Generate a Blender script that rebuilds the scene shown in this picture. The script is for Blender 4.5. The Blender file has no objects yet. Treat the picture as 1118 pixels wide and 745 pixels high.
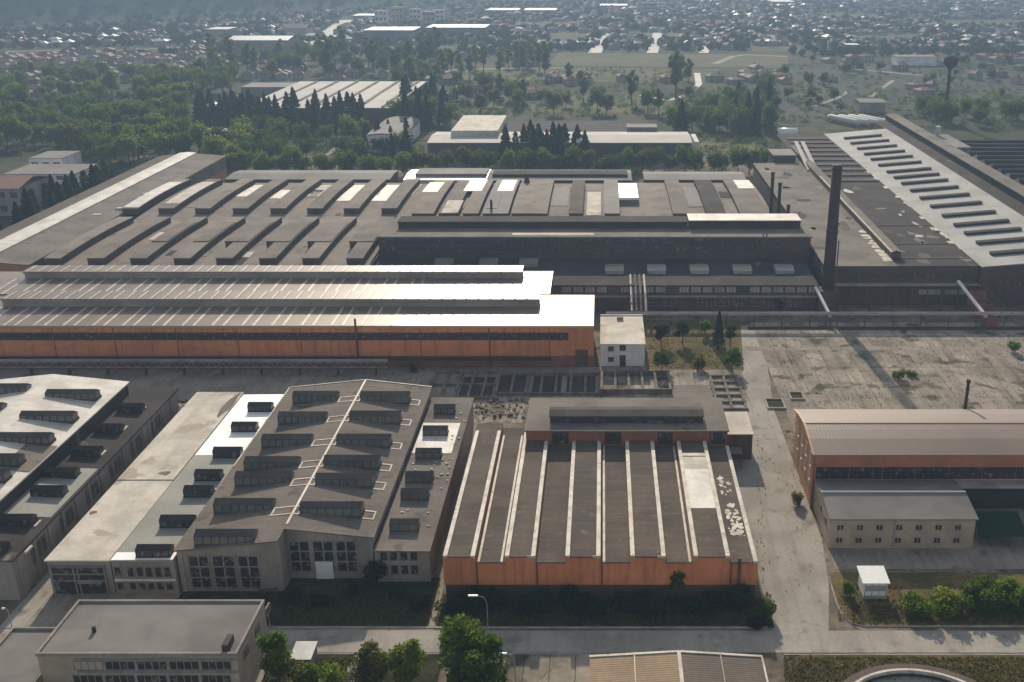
import bpy, bmesh, math, random
from mathutils import Vector, Matrix
random.seed(7)
R = math.radians
S = bpy.context.scene
C = bpy.data.collections.new("place"); S.collection.children.link(C)

# ------------------------------------------------------------------ camera, sky, sun, exposure
F, PX, PY, VH, H = 1150., 658., 372.5, -57., 115.        # focal and principal point in photo pixels, camera height in metres
TH = math.atan((PY - VH) / F); ct, st = math.cos(TH), math.sin(TH)
cam = bpy.data.cameras.new("camera"); co = bpy.data.objects.new("camera", cam); C.objects.link(co)
cam.sensor_width = 36; cam.lens = F * 36 / 1118; cam.shift_x = -(PX - 559) / 1118
cam.clip_start = 1; cam.clip_end = 20000
co.location = (0, 0, H); co.rotation_euler = (R(90) - TH, 0, 0)
S.camera = co
SUN_EL, SUN_AZ = 26.0, -4.5                               # the sun stands in front of the camera, a little to the left
w = bpy.data.worlds.new("World"); S.world = w; w.use_nodes = True
nt = w.node_tree; nt.nodes.clear()
sky = nt.nodes.new('ShaderNodeTexSky'); sky.sky_type = 'NISHITA'; sky.sun_disc = False
sky.sun_elevation = R(SUN_EL); sky.sun_rotation = R(SUN_AZ); sky.air_density = 1.0; sky.dust_density = 0.6
bg = nt.nodes.new('ShaderNodeBackground'); bg.inputs[1].default_value = 0.10
wo = nt.nodes.new('ShaderNodeOutputWorld')
hs = nt.nodes.new('ShaderNodeHueSaturation'); hs.inputs['Saturation'].default_value = .40      # thin high cloud greys the blue
nt.links.new(sky.outputs[0], hs.inputs['Color']); nt.links.new(hs.outputs[0], bg.inputs[0]); nt.links.new(bg.outputs[0], wo.inputs[0])
sl = bpy.data.lights.new("sun", 'SUN'); sl.energy = 3.5; sl.angle = R(1.0); sl.color = (1, .86, .68)
so = bpy.data.objects.new("sun", sl); C.objects.link(so)
sd = Vector((math.sin(R(SUN_AZ)) * math.cos(R(SUN_EL)), math.cos(R(SUN_AZ)) * math.cos(R(SUN_EL)), math.sin(R(SUN_EL))))
so.rotation_euler = sd.to_track_quat('Z', 'Y').to_euler(); so.location = (0, 0, 400)
S.view_settings.view_transform = 'Standard'; S.view_settings.look = 'None'
S.view_settings.exposure = 0.95; S.view_settings.gamma = 1
HAZE_DENSITY = 0.00030

# ------------------------------------------------------------------ survey: a photo point on a level z (or on a wall plane) to metres
def W(u, v, z=0.):
    x = (u - PX) / F; y = -(v - PY) / F
    t = (z - H) / (-st + y * ct)
    return x * t, (ct + y * st) * t
def X(u, v, z=0.): return W(u, v, z)[0]
def Y(v, z=0.): return W(PX, v, z)[1]
def onY(u, v, yy):
    x = (u - PX) / F; y = -(v - PY) / F
    t = yy / (ct + y * st)
    return x * t, H + (-st + y * ct) * t

# ------------------------------------------------------------------ materials
def mat(name, col, col2=None, scale=.15, rough=.8, spec=.3, fine=.12, fscale=2.5, ribs=None, grid=None, streak=None,
        spots=None, gridc2=.72, cracks=None, metal=0., bump=.0, thr=(.42, .62), trans=0.):
    m = bpy.data.materials.new(name); m.use_nodes = True
    n = m.node_tree.nodes; l = m.node_tree.links; b = n['Principled BSDF']
    b.inputs['Roughness'].default_value = rough; b.inputs['Specular IOR Level'].default_value = spec
    b.inputs['Metallic'].default_value = metal
    geo = n.new('ShaderNodeNewGeometry'); pos = geo.outputs['Position']
    def noise(sc, det=4, vec=None):
        t = n.new('ShaderNodeTexNoise'); t.inputs['Scale'].default_value = sc; t.inputs['Detail'].default_value = det
        l.new(vec or pos, t.inputs['Vector']); return t.outputs['Fac']
    def ramp(fac, a, bb):
        r = n.new('ShaderNodeMapRange'); r.inputs['From Min'].default_value = a; r.inputs['From Max'].default_value = bb
        l.new(fac, r.inputs['Value']); return r.outputs[0]
    def mix(fac, a, bb, mode='MIX'):
        x = n.new('ShaderNodeMix'); x.data_type = 'RGBA'; x.blend_type = mode
        if isinstance(fac, float): x.inputs[0].default_value = fac
        else: l.new(fac, x.inputs[0])
        for i, q in ((6, a), (7, bb)):
            if isinstance(q, tuple): x.inputs[i].default_value = (*q, 1)
            else: l.new(q, x.inputs[i])
        return x.outputs[2]
    def mapped(s):
        mp = n.new('ShaderNodeMapping'); mp.inputs['Scale'].default_value = s; l.new(pos, mp.inputs['Vector']); return mp.outputs[0]
    c = col
    if col2: c = mix(ramp(noise(scale, 6), *thr), col, col2)
    if streak:                                   # (vector scale, colour, amount) long stains running one way
        f = ramp(noise(1., 5, mapped(streak[0])), .5, .72)
        mm = n.new('ShaderNodeMath'); mm.operation = 'MULTIPLY'; mm.inputs[1].default_value = streak[2]; l.new(f, mm.inputs[0])
        c = mix(mm.outputs[0], c, streak[1])
    if spots:                                    # (scale, colour, low, high) patches of wear
        c = mix(ramp(noise(spots[0], 8), spots[2], spots[3]), c, spots[1])
    hgt = None
    if grid:                                     # (slab x, slab y, joint width, joint colour) slabs laid on the ground
        br = n.new('ShaderNodeTexBrick'); br.inputs['Scale'].default_value = 1
        br.inputs['Brick Width'].default_value = grid[0]; br.inputs['Row Height'].default_value = grid[1]
        br.inputs['Mortar Size'].default_value = grid[2]; br.inputs['Color1'].default_value = (1, 1, 1, 1)
        br.inputs['Color2'].default_value = (gridc2, gridc2, gridc2, 1); br.inputs['Mortar'].default_value = (*grid[3], 1)
        br.inputs['Bias'].default_value = 0; br.offset = 0.; br.inputs['Mortar Smooth'].default_value = .4
        wob = n.new('ShaderNodeTexNoise'); wob.inputs['Scale'].default_value = .6; l.new(pos, wob.inputs['Vector'])
        ad = n.new('ShaderNodeVectorMath'); ad.operation = 'MULTIPLY_ADD'; ad.inputs[1].default_value = (.5, .5, .5)
        l.new(wob.outputs['Color'], ad.inputs[0]); l.new(pos, ad.inputs[2]); l.new(ad.outputs[0], br.inputs['Vector'])
        c = mix(1., c, br.outputs['Color'], 'MULTIPLY')
    if cracks:                                   # (scale, width, colour) wandering cracks and open joints
        wob2 = n.new('ShaderNodeTexNoise'); wob2.inputs['Scale'].default_value = cracks[0] * 3; wob2.inputs['Detail'].default_value = 5; l.new(pos, wob2.inputs['Vector'])
        ad2 = n.new('ShaderNodeVectorMath'); ad2.operation = 'MULTIPLY_ADD'; q_ = .9 / cracks[0] * .35; ad2.inputs[1].default_value = (q_, q_, q_)
        l.new(wob2.outputs['Color'], ad2.inputs[0]); l.new(pos, ad2.inputs[2])
        vo = n.new('ShaderNodeTexVoronoi'); vo.feature = 'DISTANCE_TO_EDGE'; vo.inputs['Scale'].default_value = cracks[0]; l.new(ad2.outputs[0], vo.inputs['Vector'])
        mk = n.new('ShaderNodeMath'); mk.operation = 'MULTIPLY'
        l.new(ramp(vo.outputs['Distance'], cracks[1], cracks[1] * .2), mk.inputs[0]); l.new(ramp(noise(cracks[0] * .7, 3), .48, .66), mk.inputs[1])
        c = mix(mk.outputs[0], c, cracks[2])
    if fine:
        f = n.new('ShaderNodeMapRange'); f.inputs['From Min'].default_value = .25; f.inputs['From Max'].default_value = .75
        f.inputs['To Min'].default_value = 1 - fine; f.inputs['To Max'].default_value = 1 + fine
        l.new(noise(fscale, 8), f.inputs['Value'])
        c = mix(1., c, f.outputs[0], 'MULTIPLY')
    if isinstance(c, tuple): b.inputs['Base Color'].default_value = (*c, 1)
    else: l.new(c, b.inputs['Base Color'])
    if ribs:                                     # (axis, period, strength) profiled sheet
        sep = n.new('ShaderNodeSeparateXYZ'); l.new(pos, sep.inputs[0])
        a = n.new('ShaderNodeMath'); a.operation = 'MULTIPLY'; a.inputs[1].default_value = 2 * math.pi / ribs[1]; l.new(sep.outputs[ribs[0]], a.inputs[0])
        s2 = n.new('ShaderNodeMath'); s2.operation = 'SINE'; l.new(a.outputs[0], s2.inputs[0]); hgt = s2.outputs[0]
        bp = n.new('ShaderNodeBump'); bp.inputs['Strength'].default_value = ribs[2]; bp.inputs['Distance'].default_value = .1
        l.new(hgt, bp.inputs['Height']); l.new(bp.outputs[0], b.inputs['Normal'])
    elif bump:
        bp = n.new('ShaderNodeBump'); bp.inputs['Strength'].default_value = bump; bp.inputs['Distance'].default_value = .3
        l.new(noise(fscale * .6, 6), bp.inputs['Height']); l.new(bp.outputs[0], b.inputs['Normal'])
    return m

def leafmat(name, col, col2):
    m = bpy.data.materials.new(name); m.use_nodes = True
    n = m.node_tree.nodes; l = m.node_tree.links; n.clear()
    out = n.new('ShaderNodeOutputMaterial'); d = n.new('ShaderNodeBsdfDiffuse'); t = n.new('ShaderNodeBsdfTranslucent')
    mx = n.new('ShaderNodeMixShader'); mx.inputs[0].default_value = .58
    oi = n.new('ShaderNodeObjectInfo'); geo = n.new('ShaderNodeNewGeometry')
    no = n.new('ShaderNodeTexNoise'); no.inputs['Scale'].default_value = .55; no.inputs['Detail'].default_value = 4
    l.new(geo.outputs['Position'], no.inputs['Vector'])
    ad = n.new('ShaderNodeMath'); ad.operation = 'ADD'; l.new(no.outputs['Fac'], ad.inputs[0]); l.new(oi.outputs['Random'], ad.inputs[1])
    mr = n.new('ShaderNodeMapRange'); mr.inputs['From Min'].default_value = .35; mr.inputs['From Max'].default_value = 1.5; l.new(ad.outputs[0], mr.inputs['Value'])
    mc = n.new('ShaderNodeMix'); mc.data_type = 'RGBA'; l.new(mr.outputs[0], mc.inputs[0])
    mc.inputs[6].default_value = (*col, 1); mc.inputs[7].default_value = (*col2, 1)
    l.new(mc.outputs[2], d.inputs[0]); l.new(mc.outputs[2], t.inputs[0])
    l.new(d.outputs[0], mx.inputs[1]); l.new(t.outputs[0], mx.inputs[2]); l.new(mx.outputs[0], out.inputs[0])
    return m

M = dict(
 ground=mat('ground_earth', (.040, .048, .022), (.085, .078, .045), .012, 1., .05, .3, .12, spots=(.05, (.035, .048, .018), .52, .6)),
 dirt=mat('yard_dirt', (.10, .082, .060), (.19, .155, .115), .07, 1., .08, .3, .7, spots=(.25, (.05, .048, .03), .58, .68)),
 asph=mat('worn_asphalt', (.20, .172, .138), (.27, .235, .188), .12, .95, .1, .14, 1.2, cracks=(.10, .008, (.10, .09, .065)), streak=((.9, .05, .1), (.12, .108, .09), .5), spots=(.16, (.11, .10, .075), .62, .72)),
 road=mat('pale_road', (.31, .285, .245), (.245, .222, .188), .1, .95, .1, .12, 1.5, streak=((.5, .025, .1), (.19, .172, .145), .6), spots=(.22, (.18, .155, .12), .58, .70), cracks=(.09, .007, (.14, .125, .095))),
 slab=mat('concrete_slabs', (.33, .285, .23), (.22, .19, .15), .09, .95, .1, .18, .8, grid=(4.4, 11., .09, (.30, .28, .20)), streak=((.30, .022, .1), (.15, .13, .10), .85), spots=(.16, (.085, .08, .05), .54, .64), cracks=(.13, .014, (.09, .088, .05))),
 kerb=mat('kerb_stone', (.30, .29, .26), (.2, .19, .17), .3, .9, .2),
 drygrass=mat('dry_grass_ground', (.135, .10, .045), (.075, .072, .028), .12, 1., .05, .3, 1.2, bump=.5),
 weeds=mat('weedy_ground', (.022, .027, .012), (.05, .045, .024), .2, 1., .05, .35, 1., bump=.5),
 felt=mat('brown_felt', (.110, .089, .070), (.080, .066, .054), .1, .95, .12, .16, 1.6, grid=(40., 1.5, .06, (.78, .78, .78)), gridc2=.86, spots=(.35, (.145, .122, .10), .62, .70), streak=((.05, 1.2, .1), (.14, .12, .10), .5)),
 felt2=mat('grey_felt', (.165, .145, .122), (.115, .10, .085), .08, .92, .15, .14, 1.4, spots=(.2, (.09, .08, .07), .6, .7)),
 feltdark=mat('dark_felt', (.036, .032, .030), (.055, .048, .044), .08, .95, .1, .18, 1.2, spots=(.15, (.15, .135, .12), .66, .74)),  # dark felt, lowered further in colour for cloud shadow on the right halls
 greenfelt=mat('greygreen_roofing', (.23, .23, .20), (.18, .18, .155), .1, .75, .3, .1, 1.2),
 white=mat('white_membrane', (.54, .52, .47), (.40, .37, .32), .14, .65, .3, .10, 1.2, streak=((.06, .9, .1), (.38, .35, .3), .5), spots=(.25, (.36, .33, .28), .62, .72)),
 cream=mat('cream_roofing', (.52, .475, .40), (.39, .35, .29), .14, .85, .2, .10, .9, streak=((.5, .04, .1), (.36, .32, .26), .6), spots=(.09, (.33, .28, .22), .60, .63)),
 whitenew=mat('fresh_white_membrane', (.82, .81, .78), (.74, .73, .69), .12, .45, .5, .05, 1.2),
 trim=mat('white_flashing', (.50, .46, .39), (.36, .31, .25), .30, .7, .3, .15, 2., spots=(.8, (.22, .18, .14), .60, .70)),
 tan=mat('tan_sheet_roof', (.175, .132, .096), (.13, .10, .074), .06, .40, .22, .12, .8, streak=((1.2, .05, .1), (.105, .085, .068), .5)),
 tanlight=mat('light_roof_strip', (.46, .40, .325), (.34, .29, .235), .3, rough=.55, spec=.4),
 grey_mon=mat('monitor_sheet', (.27, .24, .205), (.20, .178, .15), .1, .7, .3, .1, 1.),
 bandorange=mat('orange_brown_band', (.34, .135, .07), (.27, .11, .06), .15, .8, .2, .12, .8),
 bmetal=mat('brown_metal_roof', (.19, .138, .104), (.16, .118, .09), .04, .5, .4, .05, .5, ribs=(0, .8, .05)),
 orange=mat('orange_cladding', (.56, .20, .082), (.45, .165, .07), .12, .75, .25, .12, .8, ribs=(0, .9, .1), streak=((.8, .8, .06), (.26, .10, .05), .8), spots=(.18, (.55, .26, .13), .60, .72)),
 orangelight=mat('faded_orange_cladding', (.44, .22, .10), (.36, .18, .085), .1, .7, .3, .1, .8),
 red=mat('rusty_red_cladding', (.24, .085, .05), (.17, .065, .042), .15, .8, .3, .15, .8),
 fascia=mat('tan_fascia', (.36, .24, .14), None, rough=.6),
 glass=mat('patchy_glass', (.022, .023, .024), (.13, .125, .115), .9, .35, .5, .3, 1.1, thr=(.56, .66)),  # pale patches paint in uneven reflections and broken panes
 skyglass=mat('wired_skylight_glass', (.135, .13, .11), (.09, .087, .075), .25, .5, .4, .2, 2., ribs=(0, .8, .5)),
 skytop=mat('skylight_cap', (.075, .068, .06), (.055, .05, .045), .2, .95, .1),
 frame=mat('pale_window_frame', (.23, .208, .18), (.17, .15, .13), .7, rough=.9, spec=.2),
 render=mat('grey_render', (.27, .235, .195), (.20, .175, .145), .12, .9, .2, .1, .8, streak=((.7, .7, .06), (.14, .13, .11), .6)),
 beige=mat('beige_render', (.36, .285, .205), (.29, .23, .165), .15, .9, .2, .1, .8),
 whitewall=mat('white_render', (.62, .61, .58), (.5, .49, .46), .15, .9, .2, .08, .8),
 brick=mat('dark_brick', (.078, .054, .046), (.056, .041, .038), .1, .9, .2, .18, .9),
 rust=mat('rusted_steel', (.11, .06, .04), (.07, .045, .035), .4, .8, .3, .2, 2.),
 steel=mat('grey_steel', (.28, .27, .25), (.2, .19, .175), .3, .6, .4),
 stripside=mat('shaded_felt_upstand', (.085, .066, .054), (.062, .050, .042), .2, .95, .1, .15, 1.),  # strip sides darkened in colour, as shade on the faces turned from the sun
 striptop=mat('pale_felt', (.200, .172, .142), (.15, .128, .106), .09, .9, .15, .16, 1.2, spots=(.18, (.11, .093, .078), .6, .7)),  # paler felt tone, set against the darkened strip sides
 dark=mat('dark_metal', (.032, .030, .029), (.045, .041, .038), .2, .95, .1),
 green=mat('green_sheet', (.010, .050, .030), (.018, .038, .026), .3, .8, .2, ribs=(0, 1.2, .6)),
 oldconc=mat('stained_concrete', (.17, .145, .115), (.10, .088, .07), .3, .95, .1, .25, 1.),
 concrete=mat('raw_concrete', (.31, .275, .23), (.23, .20, .165), .2, .9, .2, .15, 1.),
 water=mat('dark_water', (.02, .024, .025), None, rough=.15, spec=.5, fine=0),
 basinred=mat('red_brown_rim', (.085, .05, .045), (.065, .042, .04), .4, .8, .3),
 bark=mat('bark', (.07, .055, .04), (.05, .04, .03), 1., .95, .1),
 tile=mat('red_tiles', (.20, .085, .05), (.15, .075, .05), .02, .8, .3, .2, .3),
 tile2=mat('brown_tiles', (.13, .085, .065), (.16, .12, .10), .02, .8, .3, .2, .3),
 greyroof=mat('grey_roofing', (.165, .155, .142), (.12, .112, .102), .05, .85, .2, .15, .3),
 farwhite=mat('far_white_roof', (.58, .58, .56), (.45, .45, .43), .02, .6, .4, .08, .2),
 oldtank=mat('dull_tank_paint', (.42, .42, .40), None, rough=.7, spec=.3),
 tank=mat('white_tank_paint', (.66, .66, .63), None, rough=.4, spec=.5),
 field=mat('stubble_field', (.13, .115, .062), (.10, .10, .05), .02, 1., .05, .15, .1),
 meadow=mat('meadow', (.070, .085, .034), (.14, .12, .06), .03, 1., .05, .2, .1),
 railbed=mat('rail_yard_ground', (.070, .072, .055), (.045, .052, .035), .01, 1., .05, .3, .1, streak=((.02, .3, .1), (.12, .115, .10), .5)),
 forest=mat('hill_forest', (.030, .042, .018), (.05, .06, .028), .02, 1., .05, .35, .06, bump=1.),
 leafA=leafmat('broad_leaves', (.060, .115, .012), (.125, .18, .025)),
 leafB=leafmat('bright_leaves', (.105, .16, .015), (.18, .22, .03)),
 leafC=leafmat('dark_needles', (.022, .042, .020), (.040, .062, .028)),
 leafD=leafmat('olive_leaves', (.085, .10, .025), (.14, .145, .04)),
 leafF=leafmat('far_leaves', (.050, .092, .016), (.095, .135, .026)),
 straw=leafmat('dry_blades', (.10, .085, .035), (.16, .13, .06)),
)

# ------------------------------------------------------------------ mesh helpers
class MB:
    def __init__(s): s.v = []; s.f = []; s.m = []
    def poly(s, pts, m=0):
        i = len(s.v); s.v += [tuple(p) for p in pts]; s.f.append(tuple(range(i, i + len(pts)))); s.m.append(m); return s
    def solid(s, a, b, m=0):                       # two matching outlines joined to a closed solid
        i = len(s.v); n = len(a); s.v += [tuple(p) for p in a] + [tuple(p) for p in b]
        s.f.append(tuple(range(i + n - 1, i - 1, -1))); s.f.append(tuple(range(i + n, i + 2 * n)))
        for k in range(n): s.f.append((i + k, i + (k + 1) % n, i + n + (k + 1) % n, i + n + k))
        s.m += [m] * (n + 2); return s
    def box(s, x0, x1, y0, y1, z0, z1, m=0):
        return s.solid([(x0, y0, z0), (x1, y0, z0), (x1, y1, z0), (x0, y1, z0)], [(x0, y0, z1), (x1, y0, z1), (x1, y1, z1), (x0, y1, z1)], m)
    def px(s, prof, x0, x1, m=0): return s.solid([(x1, y, z) for y, z in prof], [(x0, y, z) for y, z in prof], m)   # profile (y,z) run along X
    def py(s, prof, y0, y1, m=0): return s.solid([(x, y0, z) for x, z in prof], [(x, y1, z) for x, z in prof], m)   # profile (x,z) run along Y
    def tube(s, pts, r, n=8, m=0, r2=None):
        pts = [Vector(p) for p in pts]; i = len(s.v); k = len(pts); r2 = r if r2 is None else r2
        for j, p in enumerate(pts):
            d = (pts[min(j + 1, k - 1)] - pts[max(j - 1, 0)]).normalized()
            a = d.cross(Vector((0, 0, 1)) if abs(d.z) < .9 else Vector((1, 0, 0))).normalized(); b = d.cross(a)
            rr = r + (r2 - r) * j / max(1, k - 1)
            for q in range(n):
                t = 2 * math.pi * q / n; s.v.append(tuple(p + a * math.cos(t) * rr + b * math.sin(t) * rr))
        for j in range(k - 1):
            for q in range(n):
                s.f.append((i + j * n + q, i + j * n + (q + 1) % n, i + (j + 1) * n + (q + 1) % n, i + (j + 1) * n + q)); s.m.append(m)
        s.f.append(tuple(range(i + n - 1, i - 1, -1))); s.f.append(tuple(range(i + (k - 1) * n, i + k * n))); s.m += [m, m]; return s
    def bar(s, a, b, w=.2, m=0): return s.tube([a, b], w * .7, 4, m)
    def build(s, name, mats, parent=None, smooth=False):
        off = Vector(parent.matrix_world.translation) if parent else Vector()
        if parent: off = world_loc(parent)
        me = bpy.data.meshes.new(name); me.from_pydata([tuple(Vector(p) - off) for p in s.v], [], s.f)
        for q in (mats if isinstance(mats, (list, tuple)) else [mats]): me.materials.append(q)
        me.polygons.foreach_set('material_index', s.m)
        if smooth: me.polygons.foreach_set('use_smooth', [True] * len(s.f))
        me.validate(); me.update()
        if len(s.f) < 60000:
            bm = bmesh.new(); bm.from_mesh(me); bmesh.ops.recalc_face_normals(bm, faces=bm.faces); bm.to_mesh(me); bm.free()
        o = bpy.data.objects.new(name, me); C.objects.link(o)
        if parent: o.parent = parent
        return o
def world_loc(o):
    v = Vector(o.location)
    while o.parent: o = o.parent; v += o.location
    return v
def tag(o, label=None, cat=None, group=None, kind=None):
    for k, q in (('label', label), ('category', cat), ('group', group), ('kind', kind)):
        if q: o[k] = q
    return o
def thing(name, label, cat, loc=(0, 0, 0), group=None):
    o = bpy.data.objects.new(name, None); C.objects.link(o); o.location = loc; o.empty_display_size = .5
    return tag(o, label, cat, group)
def copy_tree(o, parent=None):
    c = o.copy(); C.objects.link(c); c.parent = parent
    for ch in list(o.children): copy_tree(ch, c)
    return c
def sheet(name, pts, m, z, kind='structure', label=None):
    return tag(MB().poly([(x, y, z) for x, y in pts]).build(name, m), label, None, None, kind)
def rect(name, x0, x1, y0, y1, m, z): return sheet(name, [(x0, y0), (x1, y0), (x1, y1), (x0, y1)], m, z)

def window(par, x0, x1, z0, z1, y, nx=2, ny=2, gm='glass', fm='frame', name='window', t=.09, rng=None):
    """a glazed opening on a wall that faces the camera side (-Y) at depth y: pane and bars in one mesh"""
    pane = MB().box(x0, x1, y - .03, y + .12, z0, z1).build(name, M[gm], par); b = MB()
    for i in range(nx + 1):
        x = x0 + (x1 - x0) * i / nx; b.box(x - t, x + t, y - .10, y - .035, z0 - t, z1 + t)
    for j in range(ny + 1):
        z = z0 + (z1 - z0) * j / ny; b.box(x0 - t, x1 + t, y - .085, y - .038, z - t, z + t)
    b.build('frame', M[fm], pane); return pane
def window_x(par, y0, y1, z0, z1, x, ny=2, nz=2, gm='glass', fm='frame', side=1, t=.09, name='window'):
    pane = MB().box(x - .12, x + .12, y0, y1, z0, z1).build(name, M[gm], par); b = MB()
    for i in range(ny + 1):
        q = y0 + (y1 - y0) * i / ny; b.box(*sorted((x + side * .125, x + side * .19)), q - t, q + t, z0 - t, z1 + t)
    for j in range(nz + 1):
        z = z0 + (z1 - z0) * j / nz; b.box(*sorted((x + side * .128, x + side * .175)), y0 - t, y1 + t, z - t, z + t)
    b.build('frame', M[fm], pane); return pane
def lantern(par, x0, x1, y, z, d=2.9, h=2.1, name='skylight', gm='skyglass', cm='skytop'):
    """roof lantern lying across the roof: upright glazed face, ridge, sloping back, gabled ends and a curb"""
    b = MB().px([(y, z + .2), (y + d, z + .2), (y + d, z + h * .55), (y + d * .5, z + h), (y + .18, z + h * .72)], x0, x1); sk = b.build(name, M[gm], par)
    b = MB().box(x0 - .15, x1 + .15, y - .15, y + d + .15, z - 1.2, z + .19); b.build('curb', M[cm], sk); b = MB()
    b.px([(y + .06, z + h * .72), (y + d * .5, z + h + .02), (y + d + .1, z + h * .55), (y + d + .1, z + h * .55 + .12), (y + d * .5, z + h + .17), (y + .06, z + h * .72 + .13)], x0 - .12, x1 + .12)
    n = max(2, int((x1 - x0) / 1.5))
    for i in range(n + 1):
        x = x0 + (x1 - x0) * i / n; b.box(x - .07, x + .07, y - .04, y + .16, z + .22, z + h * .7)
    b.build('cap', M[cm], sk); return sk

# ------------------------------------------------------------------ the setting: ground, yards, roads, fields, hills
rect('ground', -7000, 7000, -400, 9500, M['ground'], 0)
rect('factory_yard', -290, 330, 60, 620, M['dirt'], .02)
rect('verge', -290, -232, 340, 600, M['weeds'], .05)
rect('passage', X(0, 690), -30.5, 120, 257.9, M['asph'], .04)
rect('service_strip', -300, 20, 258, 286, M['asph'], .04)
y0r, y1r = Y(713), Y(689)
rect('main_road', -320, 300, y0r, y1r, M['road'], .06)
sheet('side_road', [(30.5, y1r + .01), (X(905, 690), y1r + .01), (X(905, 640), Y(640)), (45.5, Y(590)), (45.5, Y(447)), W(838, 400), W(838, 356), W(806, 356), W(812, 404), (30.3, Y(450))], M['road'], .06)
rect('concrete_yard', X(838, 400), 320, 229, 325, M['slab'], .08)
rect('forecourt', 46, 300, Y(622), 203, M['asph'], .08)
rect('verge', -30, 31, Y(686), 169, M['weeds'], .10)
rect('verge', -80, -31.5, Y(684), 176, M['weeds'], .10)
# curved dry grass island, right of the side road
sheet('grass_verge', [(X(905, 630), Y(630)), (X(914, 660), Y(660)), (X(920, 672), Y(672)), (X(930, 681), Y(681)), (X(945, 684), Y(684)), (300, Y(684)), (300, Y(626)), (X(905, 626), Y(626))], M['drygrass'], .12)
sheet('grass_verge', [(X(856, 735), Y(735)), (X(860, 722), Y(722)), (X(874, 716), Y(716)), (300, Y(716)), (300, 90), (X(850, 760), 90)], M['drygrass'], .12)
rect('paved_court', X(560, 740), X(645, 740), 105, Y(714), M['slab'], .08)
rect('verge', X(290, 735), X(480, 735), 100, Y(713), M['weeds'], .09)
sheet('footpath', [W(372, 745), W(396, 745), W(408, 714), W(388, 714)], M['road'], .11)
sheet('garden', [W(706, 404), W(812, 404), W(808, 350), W(703, 350)], M['drygrass'], .10)
rect('sunlit_alley', -109, -104.6, 150, 245, M['road'], .07)
for k in range(5):                                                  # kerbs are real steps
    pass
kb = MB(); kb.box(-320, X(838, 686), Y(686.5), Y(685), 0, .16); kb.build('kerb', M['kerb'])['kind'] = 'structure'
kb = MB(); kpts = [(905, 630), (914, 660), (920, 672), (930, 681), (945, 684.5), (1300, 684.5)]
for a, b_ in zip(kpts, kpts[1:]):
    p, q = Vector((*W(*a), .08)), Vector((*W(*b_), .08)); kb.bar(p, q, .26)
kb.build('kerb', M['kerb'])['kind'] = 'structure'
kb = MB(); kb.box(X(856, 715), 300, Y(716), Y(715), 0, .15); kb.build('kerb', M['kerb'])['kind'] = 'structure'
kb = MB(); kb.box(-320, X(640, 714), Y(715), Y(714), 0, .14); kb.build('kerb', M['kerb'])['kind'] = 'structure'
# flat darker strips across the concrete yard
for u0, v0, u1, v1, wd in ((846, 372, 880, 440, 1.2), (1020, 405, 1060, 440, 2.4), (900, 365, 925, 400, 1.8), (1000, 360, 1030, 395, 1.8), (1045, 358, 1090, 392, 2.)):
    a, c = W(u0, v0), W(u1, v1)
    sheet('yard_strip', [(a[0], a[1]), (c[0], c[1]), (c[0] + wd, c[1]), (a[0] + wd, a[1])], M['asph'], .10)
rect('yard_strip', X(815, 378), 300, Y(383), Y(379), M['asph'], .102)
rect('yard_strip', X(815, 356), 300, Y(361), Y(357), M['feltdark'], .102)

# fields, tracks and far roads
def strip(name, pts, wd, m, z):
    P = [Vector(W(*p)) for p in pts]; L, Rr = [], []
    for i, p in enumerate(P):
        d = (P[min(i + 1, len(P) - 1)] - P[max(i - 1, 0)]).normalized(); n_ = Vector((-d.y, d.x)) * wd / 2
        L.append(p + n_); Rr.append(p - n_)
    b = MB()
    for i in range(len(P) - 1): b.poly([(*L[i], z), (*L[i + 1], z), (*Rr[i + 1], z), (*Rr[i], z)])
    return tag(b.build(name, m), kind='structure')
FR = mat('glare_far_road', (.62, .60, .55), (.5, .48, .44), .01, .9, .2, .05, .1)  # raised base colour stands in for sun glare on the far roads
def patch(name, pts, m, z): return sheet(name, [W(*p) for p in pts], m, z)
patch('field', [(596, 72), (862, 74), (858, 60), (610, 58)], M['field'], .10)
patch('field', [(480, 88), (780, 92), (785, 76), (500, 73)], M['meadow'], .10)
patch('field', [(660, 84), (765, 86), (765, 77), (668, 75)], M['field'], .12)
patch('field', [(530, 122), (770, 126), (770, 106), (540, 104)], M['meadow'], .10)
patch('field', [(735, 168), (838, 172), (830, 148), (745, 146)], M['meadow'], .10)
PLOTS = ((420, 500, 50, 58), (690, 760, 36, 42), (820, 880, 50, 56), (930, 1010, 38, 45), (560, 640, 24, 29), (1030, 1118, 22, 28), (120, 200, 70, 76), (760, 830, 22, 26), (890, 960, 15, 19), (600, 645, 36, 48))
for q, (u0, u1, v0, v1) in enumerate(PLOTS): patch('field', [(u0, v1), (u1, v1 + 1), (u1 - 6, v0), (u0 + 5, v0)], M[('meadow', 'field', 'meadow')[q % 3]], .11)
patch('rail_yard', [(830, 132), (1118, 142), (1118, 78), (868, 66), (850, 90)], M['railbed'], .10)
patch('dirt_patch', [(-40, 140), (4, 136), (12, 122), (6, 110), (-40, 106)], M['road'], .10)
patch('field', [(0, 66), (120, 62), (120, 54), (0, 57)], M['railbed'], .10)
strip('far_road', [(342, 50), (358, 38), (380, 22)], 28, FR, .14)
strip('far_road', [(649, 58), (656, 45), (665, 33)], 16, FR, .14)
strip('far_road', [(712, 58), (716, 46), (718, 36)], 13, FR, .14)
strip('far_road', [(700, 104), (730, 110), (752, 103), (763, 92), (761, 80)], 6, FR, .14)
strip('far_road', [(780, 70), (800, 62), (815, 60), (860, 62)], 8, M['road'], .14)
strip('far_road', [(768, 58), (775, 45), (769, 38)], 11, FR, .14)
strip('far_road', [(840, 38), (862, 49)], 9, M['road'], .14)
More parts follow.
